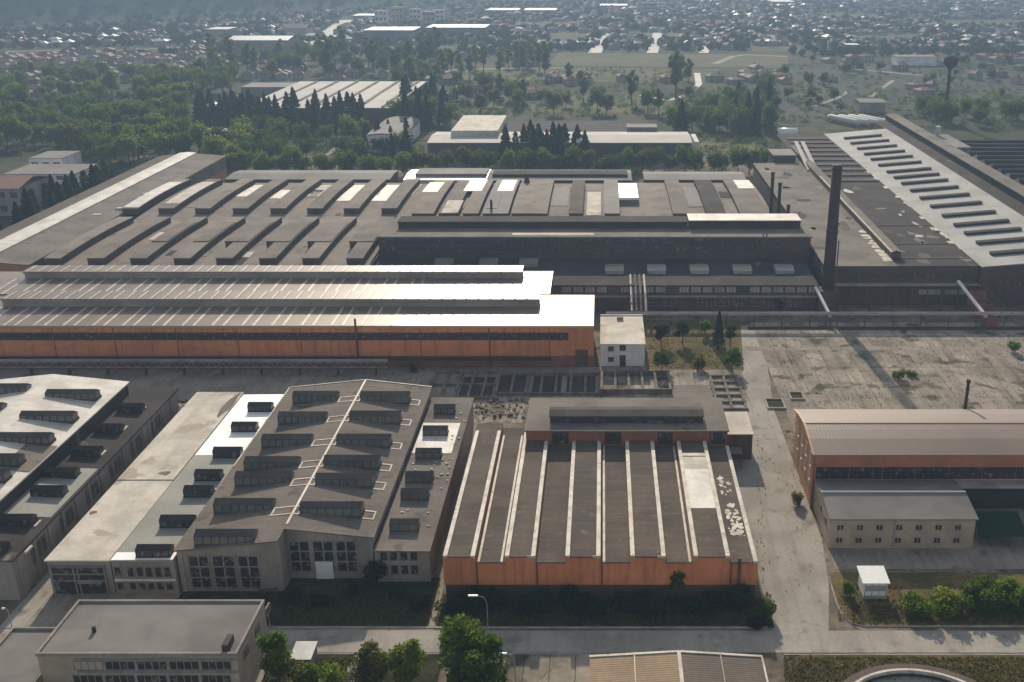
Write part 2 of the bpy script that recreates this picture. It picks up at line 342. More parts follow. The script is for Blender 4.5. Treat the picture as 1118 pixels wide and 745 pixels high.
strip('far_road', [(890, 116), (915, 107), (926, 100)], 4, M['road'], .14)
strip('far_road', [(950, 106), (975, 88)], 4, M['road'], .14)
strip('far_road', [(925, 75), (980, 80), (1025, 84)], 6, M['road'], .14)
strip('far_road', [(344, 178), (366, 163), (384, 149)], 3.2, M['road'], .14)
strip('far_road', [(0, 57), (60, 55), (110, 56), (200, 52)], 9, M['road'], .14)
strip('far_road', [(466, 86), (480, 80), (500, 76), (620, 74)], 7, M['road'], .14)

def hillmesh():
    b = MB(); nx, ny = 70, 46; x0, x1, ya, yb = -3600, 600, 1500, 5200
    for j in range(ny + 1):
        for i in range(nx + 1):
            x = x0 + (x1 - x0) * i / nx; y = ya + (yb - ya) * j / ny
            e = (y - 1480 - max(0, (x + 1000)) * 1.15) / 800
            e = max(0., min(1., e)); e = e * e * (3 - 2 * e)
            z = e * (225 + 26 * math.sin(x * .004 + y * .002) + 14 * math.sin(x * .011 - y * .006) + random.uniform(-4, 4)) - 1.5 + .0
            z *= max(0., min(1., (x1 - x) / 700)) if x > x1 - 700 else 1
            b.v.append((x, y, max(z, -.6)))
    for j in range(ny):
        for i in range(nx):
            k = j * (nx + 1) + i; b.f.append((k, k + 1, k + nx + 2, k + nx + 1)); b.m.append(0)
    return b.build('hills', M['forest'], smooth=True)
hills = tag(hillmesh(), kind='structure')

hz = MB().box(-7200, 7200, -600, 9700, -1., 300).build('haze', [])
hm = bpy.data.materials.new('haze_air'); hm.use_nodes = True; hn = hm.node_tree.nodes; hn.clear()
ho = hn.new('ShaderNodeOutputMaterial'); pv = hn.new('ShaderNodeVolumePrincipled')
pv.inputs['Color'].default_value = (.26, .38, .54, 1); pv.inputs['Density'].default_value = HAZE_DENSITY; pv.inputs['Anisotropy'].default_value = .25
hm.node_tree.links.new(pv.outputs[0], ho.inputs['Volume']); hz.data.materials.append(hm)
tag(hz, kind='stuff')

# ------------------------------------------------------------------ foreground, left: gabled workshop with roof lanterns and two low aisles
def zat(v, yy): return onY(PX, v, yy)[1]
def xat(u, v, yy): return onY(u, v, yy)[0]
YL, YR_, YB = 171.4, 175.8, 249.0
xl, xr, xm = -80.0, -44.2, -60.6
zl, zr, zm = 9.3, 9.5, 11.4
g = thing('gabled_workshop', 'long brown gabled workshop with two rows of dark lanterns and white ridge line', 'factory hall', (xm, 210, 0))
b = MB(); b.py([(xl, 0), (xm, 0), (xm, zm - .3), (xl, zl - .3)], YL, YB - .2); b.py([(xm + .01, 0), (xr, 0), (xr, zr - .3), (xm + .01, zm - .3)], YR_, YB - .2)
b.build('wall', M['render'], g)
b = MB(); b.py([(xl - .4, zl - .32), (xm, zm - .28), (xm, zm + .02), (xl - .4, zl)], YL - .5, YB); b.py([(xm + .002, zm - .28), (xr + .5, zr - .36), (xr + .5, zr - .04), (xm + .002, zm + .02)], YR_ - .5, YB)
b.build('roof', mat('weathered_brown_felt', (.150, .130, .108), (.115, .098, .082), .1, .95, .12, .18, 1.6, streak=((.05, 1.2, .1), (.19, .168, .142), .6), spots=(.25, (.09, .078, .066), .60, .68)), g)
def zg(x): return zl + (zm - zl) * (x - xl) / (xm - xl) if x < xm else zr + (zm - zr) * (xr - x) / (xr - xm)
rowsL = [(320, 368, 440), (304, 355, 463), (286, 339, 488), (267, 325, 513), (257, 317, 530), (234, 297, 560), (213, 277, 595)]
rowsR = [(394, 446, 441), (382, 436, 463), (368, 425, 489), (354, 413, 513), (345, 406, 533), (328, 394, 565)]
for rows in (rowsL, rowsR):
    for k, (u0, u1, v) in enumerate(rows):
        z = 10.1; x0, x1, y = X(u0, v, z), X(u1, v, z), Y(v, z)
        z0 = min(zg(x0), zg(x1)); lantern(g, x0, x1, y, z0 + .35, d=3.2, h=2.4)
for k, (u0, u1, v) in enumerate(rowsR):                                # white flashing loops between the lantern ends
    for z, side in ((10.6, -1), (10.1, 1)):
        y = Y(v, z); xa = X(u0 - 1, v, z) if side < 0 else X(u1 + 1, v, z); xb = xm - 2.6 if side < 0 else min(xr - .6, xa + 2.3)
        if side < 0: xb = X(rowsL[k][1] + 1, rowsL[k][2], 10.6)
        t = MB(); lo, hi = sorted((xa, xb))
        for yy in (y - .2, y + 2.7):
            if side < 0: t.py([(lo, zg(lo) + .03), (xm, zg(xm) + .03), (xm, zg(xm) + .13), (lo, zg(lo) + .13)], yy, yy + .36); t.py([(xm, zg(xm) + .03), (hi, zg(hi) + .03), (hi, zg(hi) + .13), (xm, zg(xm) + .13)], yy, yy + .36)
            else: t.py([(lo, zg(lo) + .03), (hi, zg(hi) + .03), (hi, zg(hi) + .13), (lo, zg(lo) + .13)], yy, yy + .36)
        e = hi if side > 0 else lo
        t.box(hi - .3, hi, y + .17, y + 2.69, zg(hi) + .04, zg(hi) + .12)
        if side < 0: t.box(lo, lo + .3, y + .17, y + 2.69, zg(lo) + .04, zg(lo) + .12)
        t.build('flashing', M['trim'], g)
t = MB(); t.box(xm - .22, xm + .22, YR_ + 1.2, YB, zm - .05, zm + .10); t.build('ridge_strip', M['white'], g)
t = MB(); t.py([(xl - .4, zl + .01), (xm - .3, zm + .03), (xm - .3, zm + .16), (xl - .4, zl + .14)], YB - .35, YB + .02); t.py([(xm + .3, zm + .03), (xr + .4, zr + .01), (xr + .4, zr + .12), (xm + .3, zm + .16)], YB - .35, YB + .02)
t.box(xl - .38, xl - .1, 205, YB - .4, zl + .02, zl + .14)
t.build('edge_trim', M['trim'], g)
for u0, u1 in ((207, 229), (233, 257), (261, 283)):
    window(g, xat(u0, 620, YL), xat(u1, 620, YL), zat(642, YL), zat(607, YL), YL, 2, 3, t=.14)
for u0, u1 in ((316, 338), (342, 364), (367, 389)):
    window(g, xat(u0, 600, YR_), xat(u1, 600, YR_), zat(624, YR_), zat(591, YR_), YR_, 2, 3, t=.14)
t = MB(); t.box(xat(345, 620, YR_), xat(364, 620, YR_), YR_ - .25, YR_ - .12, .1, zat(613, YR_)); t.build('door', M['whitewall'], g)
for q in ((xm - 1.0, xm + .01, YL - .18, YL + .2, 0, zm - .35), (xl + .05, xl + 1.0, YL - .2, YL + .2, 0, zl - .35), (xr - .9, xr + .05, YR_ - .2, YR_ + .2, 0, zr - .4)): MB().box(*q).build('pilaster', M['render'], g)
t = MB(); t.tube([(xm - 7.5, YL - .3, 4.2), (xm - 5.5, YL - 1.2, 3.4), (xm - 4.2, YL - 1.4, 1.2), (xm - 1.2, YL - .4, .9)], .12, 6); t.build('conduit', M['dark'], g)

# right aisle
ar0, ar1, arz = xr + .52, -33.2, 7.2
a = thing('side_aisle', 'low narrow aisle with patchy white and brown roof against the gabled workshop', 'factory hall', (-38.5, 210, 0))
t = MB(); t.box(ar0, ar1, 174.6, 247, 0, arz - .3); t.build('wall', M['render'], a)
t = MB(); t.py([(ar0, arz - .28), (ar1 + .3, arz - .3), (ar1 + .3, arz - .02), (ar0, arz + .12)], 174.1, 247.3); t.build('roof', M['felt2'], a)
y1_, y2_ = Y(495, 7.3), Y(462, 7.3)
t = MB(); t.py([(ar0 + .2, arz + .12), (ar1 - 1.2, arz + .03), (ar1 - 1.2, arz + .08), (ar0 + .2, arz + .17)], y1_, y2_)
t.build('roof_patch', M['white'], a)
for u0, u1, v in ((474, 496, 452), (462, 488, 476), (454, 481, 501), (443, 472, 527), (438, 467, 546), (426, 456, 580)):
    lantern(a, X(u0, v, 7.3), X(u1, v, 7.3), Y(v, 7.3), 7.25, d=2.6, h=2.0)
for j, (v0, v1) in enumerate(((612, 602), (627, 617))):
    for u0 in (415, 426, 437, 448):
        window(a, xat(u0, 610, 174.6), xat(u0 + 8, 610, 174.6), zat(v0, 174.6), zat(v1, 174.6), 174.6, 1, 1, t=.08)
t = MB()
for k in range(60):
    x, y = random.uniform(ar0 + .3, ar1 - .3), random.choice([random.uniform(y1_ - 14, y1_), random.uniform(178, 246)]); s_ = random.uniform(.1, .35)
    t.box(x, x + s_ * 1.6, y, y + s_, arz + .08, arz + .16 + s_ * .3)
tag(t.build('roof_litter', M['trim'], a), kind='stuff')

# left aisle and the pale flat-roofed shed
al0, al1, alz = -92.2, xl - .42, 7.6
a = thing('side_aisle', 'low aisle with small lanterns, its roof white at the back and grey-green in the middle', 'factory hall', (-86, 210, 0))
t = MB(); t.box(al0, al1, 170.6, 248, 0, alz - .3); t.build('wall', M['render'], a)
t = MB(); t.py([(al0 - .1, alz - .3), (al1, alz - .2), (al1, alz + .1), (al0 - .1, alz - .02)], 170.1, 248.4); t.build('roof', M['greenfelt'], a)
def asheet(ya, yb, m):
    q = MB(); q.py([(al0 + .1, alz), (al1 - .05, alz + .11), (al1 - .05, alz + .16), (al0 + .1, alz + .05)], ya, yb); q.build('roof_sheet', M[m], a)
asheet(Y(497, 7.7), 248.2, 'whitenew'); asheet(170.3, Y(603, 7.7), 'whitenew')
for u0, u1, v in ((271, 296, 450), (253, 279, 472), (233, 262, 500), (213, 240, 525), (201, 230, 543), (175, 210, 576), (149, 185, 609)):
    lantern(a, X(u0, v, 7.7), X(u1, v, 7.7), Y(v, 7.7), 7.7, d=2.6, h=2.0, gm='glass', cm='dark')
for z0, z1 in ((zat(644, 170.6), zat(636, 170.6)), (zat(630, 170.6), zat(619, 170.6))):
    for u0 in (126, 140, 150, 160, 170, 180):
        window(a, xat(u0, 630, 170.6), xat(u0 + 7.5, 630, 170.6), z0, z1, 170.6, 1, 1, t=.09)
t = MB(); t.box(al0 + .1, al1 - .1, 170.35, 170.52, zat(634, 170.6), zat(632, 170.6)); t.build('band', M['whitewall'], a)

s = thing('flat_roof_shed', 'pale flat-roofed shed with bare cream roof and a tall dark gate', 'shed', (-98, 210, 0))
sx0, sx1 = -104.4, al0 - .35
ybr = Y(525, 7.6)
t = MB(); t.box(sx0, sx1, 170.8, 249, 0, 7.3); t.build('wall', M['render'], s)
t = MB(); t.box(sx0 - .15, sx1 + .15, 170.2, ybr, 7.3, 7.6); t.build('roof', M['cream'], s)
t = MB(); t.box(sx0 - .15, sx1 + .15, ybr + .25, 249.6, 7.35, 7.75); t.build('roof', M['cream'], s)
t = MB(); t.box(sx0 - .1, sx1 + .1, ybr + .01, ybr + .24, 7.3, 7.52); t.build('gutter', M['dark'], s)
def blob(cx, cy, z, rx, ry, n, seed, rot=0.):
    rr = random.Random(seed); b = MB(); pts = []
    for k in range(n):
        an = 2 * math.pi * k / n; q = rr.uniform(.55, 1.2); px_, py_ = rx * q * math.cos(an), ry * q * math.sin(an)
        pts.append((cx + px_ * math.cos(rot) - py_ * math.sin(rot), cy + px_ * math.sin(rot) + py_ * math.cos(rot)))
    b.solid([(x, y, z) for x, y in pts], [(x, y, z + .05) for x, y in pts]); return b
blob(*W(180, 517, 7.75), 7.73, 1.7, 1.1, 9, 3, .3).build('roof_patch', M['felt2'], s)
blob(*W(252, 440, 7.75), 7.73, 1.3, 9., 11, 4).build('roof_patch', M['felt2'], s)
blob(*W(102, 560, 7.6), 7.58, .8, .8, 7, 5).build('roof_patch', M['felt2'], s)
gx0, gx1 = xat(58, 630, 170.8), xat(116, 630, 170.8)
gt = MB(); gt.box(gx0, gx1, 170.6, 170.9, .05, zat(618, 170.8))
gt.build('gate', M['glass'], s)
gt = MB()
for zz in (zat(618, 170.8), zat(626, 170.8), zat(633, 170.8)): gt.box(gx0 - .1, gx1 + .1, 170.38, 170.56, zz - .12, zz + .12)
for q in (0, .42, .5, 1): gt.box(gx0 + (gx1 - gx0) * q - .13, gx0 + (gx1 - gx0) * q + .13, 170.42, 170.59, 0, zat(617, 170.8))
gt.box(gx0 + 4.6, gx1 - .9, 170.3, 170.5, zat(636, 170.8), zat(633, 170.8))
gt.build('gate_frame', M['frame'], s)

# far left: big white-roofed hall and its dark aisle
h = thing('white_roof_hall', 'big white-roofed gable hall with long dark lanterns at the left edge', 'factory hall', (-138, 210, 0))
wx, rx_, zr1, zr2 = -119.6, -138.2, 12.6, 14.6
t = MB(); t.py([(2 * rx_ - wx, 0), (wx, 0), (wx, zr1 - .3), (rx_, zr2 - .3), (2 * rx_ - wx, zr1 - .3)], 172, 244.5); t.build('wall', M['feltdark'], h)
for sg in (1, -1):
    t = MB(); e = rx_ + sg * (wx - rx_ + .4)
    t.py([(rx_ + sg * .002, zr2 - .26), (e, zr1 - .32), (e, zr1), (rx_ + sg * .002, zr2 + .06)], 171.5, 245); t.build('roof', M['white'], h)
t = MB(); t.py([(-126, 13.35), (wx + .2, 12.7), (wx + .2, 12.76), (-126, 13.41)], 196, 208.); t.build('roof_patch', M['felt2'], h)
for u0, u1, v in ((-8, 29, 431), (50, 104, 435), (22, 79, 459), (-42, 2, 452), (-10, 53, 483), (-40, 20, 507), (-50, 4, 524), (-80, -20, 560)):
    z = 13.7; x0, x1 = X(u0, v, z), X(u1, v, z); zz = zr1 + (zr2 - zr1) * (1 - abs((x0 + x1) / 2 - rx_) / (wx - rx_))
    lantern(h, x0, x1, Y(v, z), zz - .2, d=2.8, h=2.1)
a = thing('side_aisle', 'dark-roofed aisle with small lanterns below the big white roof', 'factory hall', (-114, 210, 0))
t = MB(); t.box(wx + .02, -109.5, 168.6, 249, 0, 8.6)
for k in range(14): t.box(-109.49, -109.2, 170 + k * 5.7, 170.8 + k * 5.7, 0, 8.5)
t.build('wall', M['render'], a)
t = MB(); t.py([(wx + .02, 9.0), (-109.0, 8.6), (-109.0, 8.95), (wx + .02, 9.35)], 168., 249.4); t.build('roof', M['feltdark'], a)
t = MB(); t.py([(wx + .1, 9.36), (-109.6, 8.985), (-109.6, 9.03), (wx + .1, 9.4)], Y(565, 9), Y(512, 9)); t.build('roof_sheet', M['greenfelt'], a)
for u0, u1, v in ((128, 154, 451), (103, 131, 474), (78, 108, 499), (48, 82, 523), (34, 68, 543), (1, 34, 575), (-30, 4, 606)):
    lantern(a, X(u0, v, 9.1), X(u1, v, 9.1), Y(v, 9.1), 9.05, d=2.6, h=2.0, gm='glass', cm='dark')
t = MB()
for u, v in ((156, 447), (136, 468), (112, 495), (30, 600), (40, 572)):
    x, y = W(u, v, 9.1); t.box(x, x + .45, y - 1.2, y + 1.2, 8.9, 9.3)
t.build('flashing', M['trim'], a)
for k in range(6): window_x(a, 175 + k * 11.4, 180.2 + k * 11.4, 4.0, 7.4, -109.5, 3, 1, side=1)

# ------------------------------------------------------------------ orange workshop with ten roof strips
SY = 168.7
s = thing('strip_roof_workshop', 'low orange workshop with ten brown roof strips edged in white flashing', 'factory hall', (0, 195, 0))
ub = [483, 519, 551, 585, 617, 656, 688, 727, 757, 797, 828]; xb = [X(u, 608, 9.4) for u in ub]
zh, zlw = 9.6, 8.4
for k in range(10):
    hi = k % 2 == 0; zz = zh if hi else zlw; yb = 226.5 if k < 3 else 216.9
    t = MB(); t.box(xb[k] + (0 if k == 0 else .012), xb[k + 1] - .012, SY, yb, 3.3, zz - .25)
    t.build('cladding', M['orange'], s)
    t = MB(); t.box(xb[k] + .01, xb[k + 1] - .01, SY - .35, yb, zz - .25, zz); t.build('roof_strip', M['felt'], s)
t = MB(); t.box(xb[0] + .25, xb[10] - .25, SY + .3, 216.5, 0, 3.3); t.build('base_wall', M['brick'], s)  # dark colour in place of red paints the shadow under the cladding
for k in range(11):
    yb = 222 if k < 3 else 216.6
    x = xb[k] + (.55 if k == 0 else 0); q = .50
    if k == 10: x -= .5
    up = 1 if (k % 2 == 0) else -1                                      # upstand sits on the edge of the higher strip
    x += {True: up * .45, False: 0}[0 < k < 10]
    z0 = zh if 0 < k < 10 else (zh if k == 0 else zlw)
    t = MB(); t.box(x - q * .8, x + q * .8, SY - .45, yb, z0 - .2, z0 + .28)
    lo = x - up * 1.05
    if 0 < k < 10 and k in (1, 2, 5, 8): t.box(lo - .22, lo + .22, SY - .4, yb, zlw - .1, zlw + .22)
    if k in (3, 5, 7): t.box(x - 1.1, x + .2, SY - .52, SY - .44, z0 - .1, z0 + .3)
    t.build('flashing', M['trim'], s)
t = MB(); x0, x1 = xb[8] + .2, xb[9] - .3
t.box(x0, x1, Y(555, 9.6), Y(512, 9.6), 9.58, 9.64); t.build('roof_patch', M['white'], s)
t = MB(); t.box(x0, x1, Y(498, 9.6), Y(495, 9.6), 9.58, 9.65); t.build('roof_patch', M['trim'], s)
t = MB(); t.box(x0 + .4, x1 - .1, Y(511.8, 9.6), Y(499, 9.6), 9.58, 9.63); t.build('roof_patch', M['cream'], s)
rr = random.Random(5)
for (v0, v1, n) in ((521, 532, 10), (535, 541, 5), (549, 553, 5), (556, 585, 50)):
    for k in range(n):
        v = rr.uniform(v0, v1); y = Y(v, 8.5); x = rr.uniform(xb[9] + 1.2, xb[10] - 1.4); q = rr.uniform(.25, .75)
        blob(x, y, zlw - .03 + rr.random() * .03, q * .75, q * rr.uniform(.6, 1.8), rr.randint(5, 8), rr.randint(0, 9999), rr.uniform(-.4, .4)).build('roof_patch', M[rr.choice(('trim', 'trim', 'white', 'cream'))], s)
for x in (xb[1] + .2, xb[3] + .2, xb[5] + .2, xb[9] + .3):
    t = MB(); t.tube([(x, SY - .3, .2), (x, SY - .3, 8.3)], .13, 6); t.build('downpipe', M['rust'], s)
t = MB(); x = X(808, 633, 6); t.tube([(x, SY - .8, 0), (x, SY - .8, 9.6)], .3, 8); t.build('flue', M['rust'], s)
t = MB(); t.box(xb[9] + 2, xb[10] - 1.2, SY + .1, SY + .28, .1, 3.6); t.build('door', M['dark'], s)
# taller box across its back
bY0, bY1, bz = 217.0, 235.5, 12.3
bx0, bx1 = X(572, 473, bz), X(797, 473, bz)
t = MB(); t.box(bx0 + .3, bx1 - .3, bY0 + .3, bY1 - .3, 0, bz - .35); t.build('back_wall', M['red'], s)
t = MB(); t.box(bx0, bx1, bY0 - .2, bY1, bz - .35, bz); t.build('back_roof', M['felt2'], s)
m0, m1 = X(601, 461, bz), X(767, 461, bz); my = Y(462, bz)
t = MB(); t.px([(my, bz - .02), (my + 5, bz - .02), (my + 5, bz + 1.6), (my + 2.5, bz + 2.1), (my, bz + 1.6)], m0, m1)
t.build('roof_lantern', M['glass'], s)
t = MB(); t.px([(my - .2, bz + 1.62), (my + 2.5, bz + 2.12), (my + 5.2, bz + 1.62), (my + 5.2, bz + 1.8), (my + 2.5, bz + 2.3), (my - .2, bz + 1.8)], m0 - .3, m1 + .3)
for k in range(25): x = m0 + (m1 - m0) * k / 24; t.box(x - .06, x + .06, my - .07, my - .005, bz, bz + 1.6)
t.build('lantern_cap', M['skytop'], s)
for k in (3, 5, 7, 9): window(s, xb[k] + .9, xb[k + 1] - .9, zlw + .5, bz - .7, bY0 + .28, 4, 2, t=.05, fm='dark')  # dark frames paint the black shadow of the low bays into the windows
a = thing('lean_to', 'small pale-roofed lean-to with dark front at the back corner of the orange workshop', 'shed', (32, 222, 0))
ax0, ax1 = bx1 + .05, X(822, 473, 7)
t = MB(); t.box(ax0, ax1, Y(473, 7), Y(451, 7), 0, 6.6); t.build('wall', M['rust'], a)
t = MB(); t.px([(Y(473, 7) - .2, 6.6), (Y(450, 7), 6.9), (Y(450, 7), 7.1), (Y(473, 7) - .2, 6.8)], ax0, ax1 + .2); t.build('roof', M['cream'], a)
t = MB(); t.box(ax0 + .5, ax0 + 4, Y(473, 7) - 5, Y(473, 7) - 1.5, 3.9, 4.15); t.build('canopy', M['greyroof'], a)
for dx, dy in ((.6, -4.9), (3.8, -4.9), (.6, -1.7), (3.8, -1.7)):
    t = MB(); t.box(ax0 + dx - .1, ax0 + dx + .1, Y(473, 7) + dy - .1, Y(473, 7) + dy + .1, 0, 3.9); t.build('post', M['rust'], a)

# ------------------------------------------------------------------ right: brown roofed hall, grey annexe, green canopy, kiosk
bh = thing('brown_roof_hall', 'brown metal-roofed hall with orange end wall beside the side road', 'factory hall', (80, 215, 0))
f0, f1, bxl, bxr = 203.2, 227.1, 45.6, 150.
prof = [(f0, 13.0), (f0 + 5.5, 14.25), (f0 + 9, 14.75), (215.1, 15.05), (f1 - 9, 14.75), (f1 - 5.5, 14.25), (f1, 13.0)]
t = MB(); t.px([(f0 + .3, 0), (f1 - .3, 0), (f1 - .3, 12.9)] + [(y, z - .35) for y, z in prof[-2:0:-1]] + [(f0 + .3, 12.7)], bxl, bxr); t.build('wall', M['orangelight'], bh)
t = MB(); t.px([(y, z) for y, z in prof] + [(y, z - .3) for y, z in prof[::-1]], bxl - .4, bxr); t.build('roof', M['bmetal'], bh)
t = MB(); t.px([(y, z + .12) for y, z in prof] + [(y, z + .01) for y, z in prof[::-1]], bxl - .6, bxl - .1)
t.build('gable_trim', M['fascia'], bh)
t = MB(); t.box(bxl, bxr, 214.8, 215.4, 15.0, 15.16); t.build('ridge_cap', M['bmetal'], bh)
t = MB(); t.box(bxl - .1, bxr, f0 + .05, f0 + .28, zat(510, f0), 12.75); t.build('fascia_band', M['bandorange'], bh)
n = 14
for k in range(n):
    x0 = bxl + .6 + k * 7.2; window(bh, x0, x0 + 6.9, zat(523, f0), zat(511, f0), f0 + .2, 6, 2, t=.06, fm='dark')
t = MB(); t.box(77, bxr, f0 - .1, f0 + .27, .1, zat(530, f0)); t.build('base_wall', M['dark'], bh)
t = MB(); t.box(76.5, bxr, f0 - 2.2, f0 + .1, zat(527, f0) - .3, zat(525, f0)); t.build('canopy', M['steel'], bh)
for k in range(3):
    for j in range(4):
        window_x(bh, 206.5 + j * 5, 207.6 + j * 5, 3 + k * 3.3, 5.2 + k * 3.3, bxl - .02, 1, 2, gm='whitewall', fm='fascia', side=-1, t=.06)
t = MB(); t.box(bxl - .25, bxl + .1, f0 - .05, f0 + .6, 0, 12.5); t.build('corner_post', M['red'], bh)
p = thing('steel_flue', 'thin dark flue pole behind the brown roof', 'chimney', (X(1056, 447, 13), 228.5, 0))
px_ = X(1056, 447, 13); t = MB(); t.tube([(px_, 228.5, 0), (px_, 228.5, 19.5)], .42, 10, r2=.36); t.build('pipe', M['dark'], p)
t = MB(); t.tube([(px_, 228.5, 19.2), (px_, 228.5, 19.9)], .5, 10); t.build('cap', M['dark'], p)

o = thing('grey_annexe', 'two-storey grey annexe with small square windows and pale pitched roof', 'building', (61, 195, 0))
hx0, hx1, h0, h1 = 46.0, 75.4, 186.7, 202.9
t = MB(); t.px([(h0, 0), (h1, 0), (h1, 6.8), (195.1, 8.25), (h0, 6.8)], hx0, hx1); t.build('wall', M['beige'], o)
for sg, e in ((1, h0 - .45), (-1, h1 - .02)):
    t = MB(); t.px([(195.1 - sg * .002, 8.3), (e, 6.85), (e, 7.1), (195.1 - sg * .002, 8.55)], hx0 - .3, hx1 + .4); t.build('roof', M['greyroof'], o)
t = MB(); t.box(hx0 - .35, hx1 + .4, 194.9, 195.3, 8.5, 8.68); t.build('ridge_cap', M['tank'], o)
for k in range(7):
    for v0, v1 in ((579, 573), (593, 587)):
        u = 917 + k * 21.4; window(o, xat(u - 3.6, 580, h0), xat(u + 3.6, 580, h0), zat(v0, h0), zat(v1, h0), h0, 2, 1, t=.06, fm='beige')
t = MB(); t.tube([(hx0 + 13.2, h0 - .15, .1), (hx0 + 13.2, h0 - .15, 6.8)], .1, 6); t.build('downpipe', M['steel'], o)
for j in range(2): window_x(o, 190 + 5 * j, 191.4 + 5 * j, 3.8, 5.2, hx0 - .02, 2, 1, side=-1, fm='beige')
o = thing('green_canopy', 'sagging green corrugated sheet canopy in front of the dark hall wall', 'canopy', (83, 193, 0))
b = MB(); nx = 26; cx0, cx1, cy0, cy1 = X(1072, 583, 3), X(1124, 583, 3), Y(584, 3), Y(557, 4.5)
for i in range(nx * 2):
    xa, xc = cx0 + (cx1 - cx0) * i / (nx * 2), cx0 + (cx1 - cx0) * (i + 1) / (nx * 2); za, zc = (.22 if i % 2 else 0), (0 if i % 2 else .22)
    sag = lambda x: -.9 * max(0, 1 - ((x - cx0) / 5)) - .03 * (x - cx0)
    b.solid([(xa, cy0, 2.6 + za + sag(xa)), (xc, cy0, 2.6 + zc + sag(xc)), (xc, cy1, 4.2 + zc + sag(xc) * .4), (xa, cy1, 4.2 + za + sag(xa) * .4)],
            [(xa, cy0, 2.66 + za + sag(xa)), (xc, cy0, 2.66 + zc + sag(xc)), (xc, cy1, 4.26 + zc + sag(xc) * .4), (xa, cy1, 4.26 + za + sag(xa) * .4)])
b.build('roof_sheet', M['green'], o)
for x in (cx0 + 2, (cx0 + cx1) / 2, cx1 - 1):
    for y, zt in ((cy0 + .4, 2.2), (cy1 - .4, 3.7)):
        t = MB(); t.box(x - .1, x + .1, y - .1, y + .1, 0, zt); t.build('post', M['rust'], o)
o = thing('white_kiosk', 'small white-roofed kiosk on the dry grass corner', 'kiosk', (51, 171, 0))
k0, k1, ky0, ky1 = xat(943, 648, 169), xat(968, 648, 169), 169., 173.4
t = MB(); t.box(k0, k1, ky0, ky1, .7, 3.5); t.build('wall', M['whitewall'], o)
t = MB(); t.box(k0 - .1, k1 + .1, ky0 - .3, ky1, .1, .7); t.build('plinth', M['concrete'], o)
t = MB(); t.px([(ky0 - .5, 3.55), (ky1 + .4, 4.0), (ky1 + .4, 4.2), (ky0 - .5, 3.75)], k0 - .5, k1 + .35); t.build('roof', M['tank'], o)
for q in (.05, .35, .65, .95): t = MB(); t.box(k0 + (k1 - k0) * q - .06, k0 + (k1 - k0) * q + .06, ky0 - .08, ky0 - .002, .7, 3.5); t.build('mullion', M['steel'], o)
t = MB(); t.box(k0 + .25, k1 - .25, ky0 - .05, ky0 + .1, 1.7, 2.9); t.build('window', M['steel'], o)

# ------------------------------------------------------------------ nearest row: flat-roofed office, corrugated roof, shed, basin, lamps
o = thing('flat_roof_office', 'grey flat-roofed office block with ribbon windows at the lower left', 'building', (-75, 150, 0))
oz = 8.0; oy0, oy1 = Y(715, oz), Y(657, oz); ox0, ox1 = X(40, 715, oz), X(258, 715, oz)
t = MB(); t.box(ox0, ox1, oy0, oy1, 0, oz - .15); t.build('wall', M['beige'], o)
t = MB(); t.box(ox0 + .3, ox1 - .3, oy0 + .3, oy1 - .3, oz - .15, oz); t.build('roof', M['greyroof'], o)
for q in ((ox0 - .15, ox1 + .15, oy0 - .15, oy0 + .28), (ox0 - .15, ox1 + .15, oy1 - .28, oy1 + .15), (ox0 - .15, ox0 + .28, oy0 + .281, oy1 - .281), (ox1 - .28, ox1 + .15, oy0 + .281, oy1 - .281)):
    t = MB(); t.box(*q, oz - .25, oz + .35); t.build('parapet', M['render'], o)
t = MB(); t.box(X(77, 720, 8), X(255, 720, 8), oy0 - .12, oy0 - .004, zat(735, oy0), zat(732, oy0)); t.box(X(77, 720, 8), X(255, 720, 8), oy0 - .14, oy0 - .006, zat(721, oy0), zat(718.5, oy0)); t.build('band', M['frame'], o)
for k in range(5):
    u0 = 80 + k * 35
    window(o, xat(u0, 725, oy0), xat(u0 + 32, 725, oy0), zat(731, oy0), zat(722, oy0), oy0 - .02, 4, 1, gm='glass' if k else 'beige', t=.07)
    window(o, xat(u0, 740, oy0), xat(u0 + 32, 740, oy0), zat(752, oy0), zat(737, oy0), oy0 - .02, 4, 1, t=.07)
t = MB(); t.tube([(*W(103, 690, oz), oz - .1), (*W(103, 690, oz), oz + .9)], .35, 8); t.build('vent', M['dark'], o)
t = MB(); x, y = W(246, 712, oz); t.box(x - .5, x + .5, y, y + 3, oz - .1, oz + 1.3); t.build('chimney_stack', M['brick'], o)
for k in range(3): window_x(o, oy0 + 3 + k * 6, oy0 + 5 + k * 6, 4.8, 6.3, ox1 + .02, 2, 1, side=1, fm='beige')
o = thing('low_annexe', 'low flat annexe with parapet at the bottom left corner', 'shed', (-102, 142, 0))
lx0, lx1, lz = X(-30, 740, 4), ox0 - .1, 4.2
t = MB(); t.box(lx0, lx1, 120, Y(688, 4), 0, lz - .1); t.build('wall', M['render'], o)
t = MB(); t.box(lx0 + .3, lx1 - .3, 120, Y(688, 4) - .3, lz - .1, lz); t.build('roof', M['greyroof'], o)
t = MB(); t.box(lx0 - .1, lx0 + .29, 120, Y(688, 4), lz - .2, lz + .4); t.box(lx0 + .291, lx1, Y(688, 4) - .29, Y(688, 4), lz - .2, lz + .4); t.build('parapet', M['render'], o)

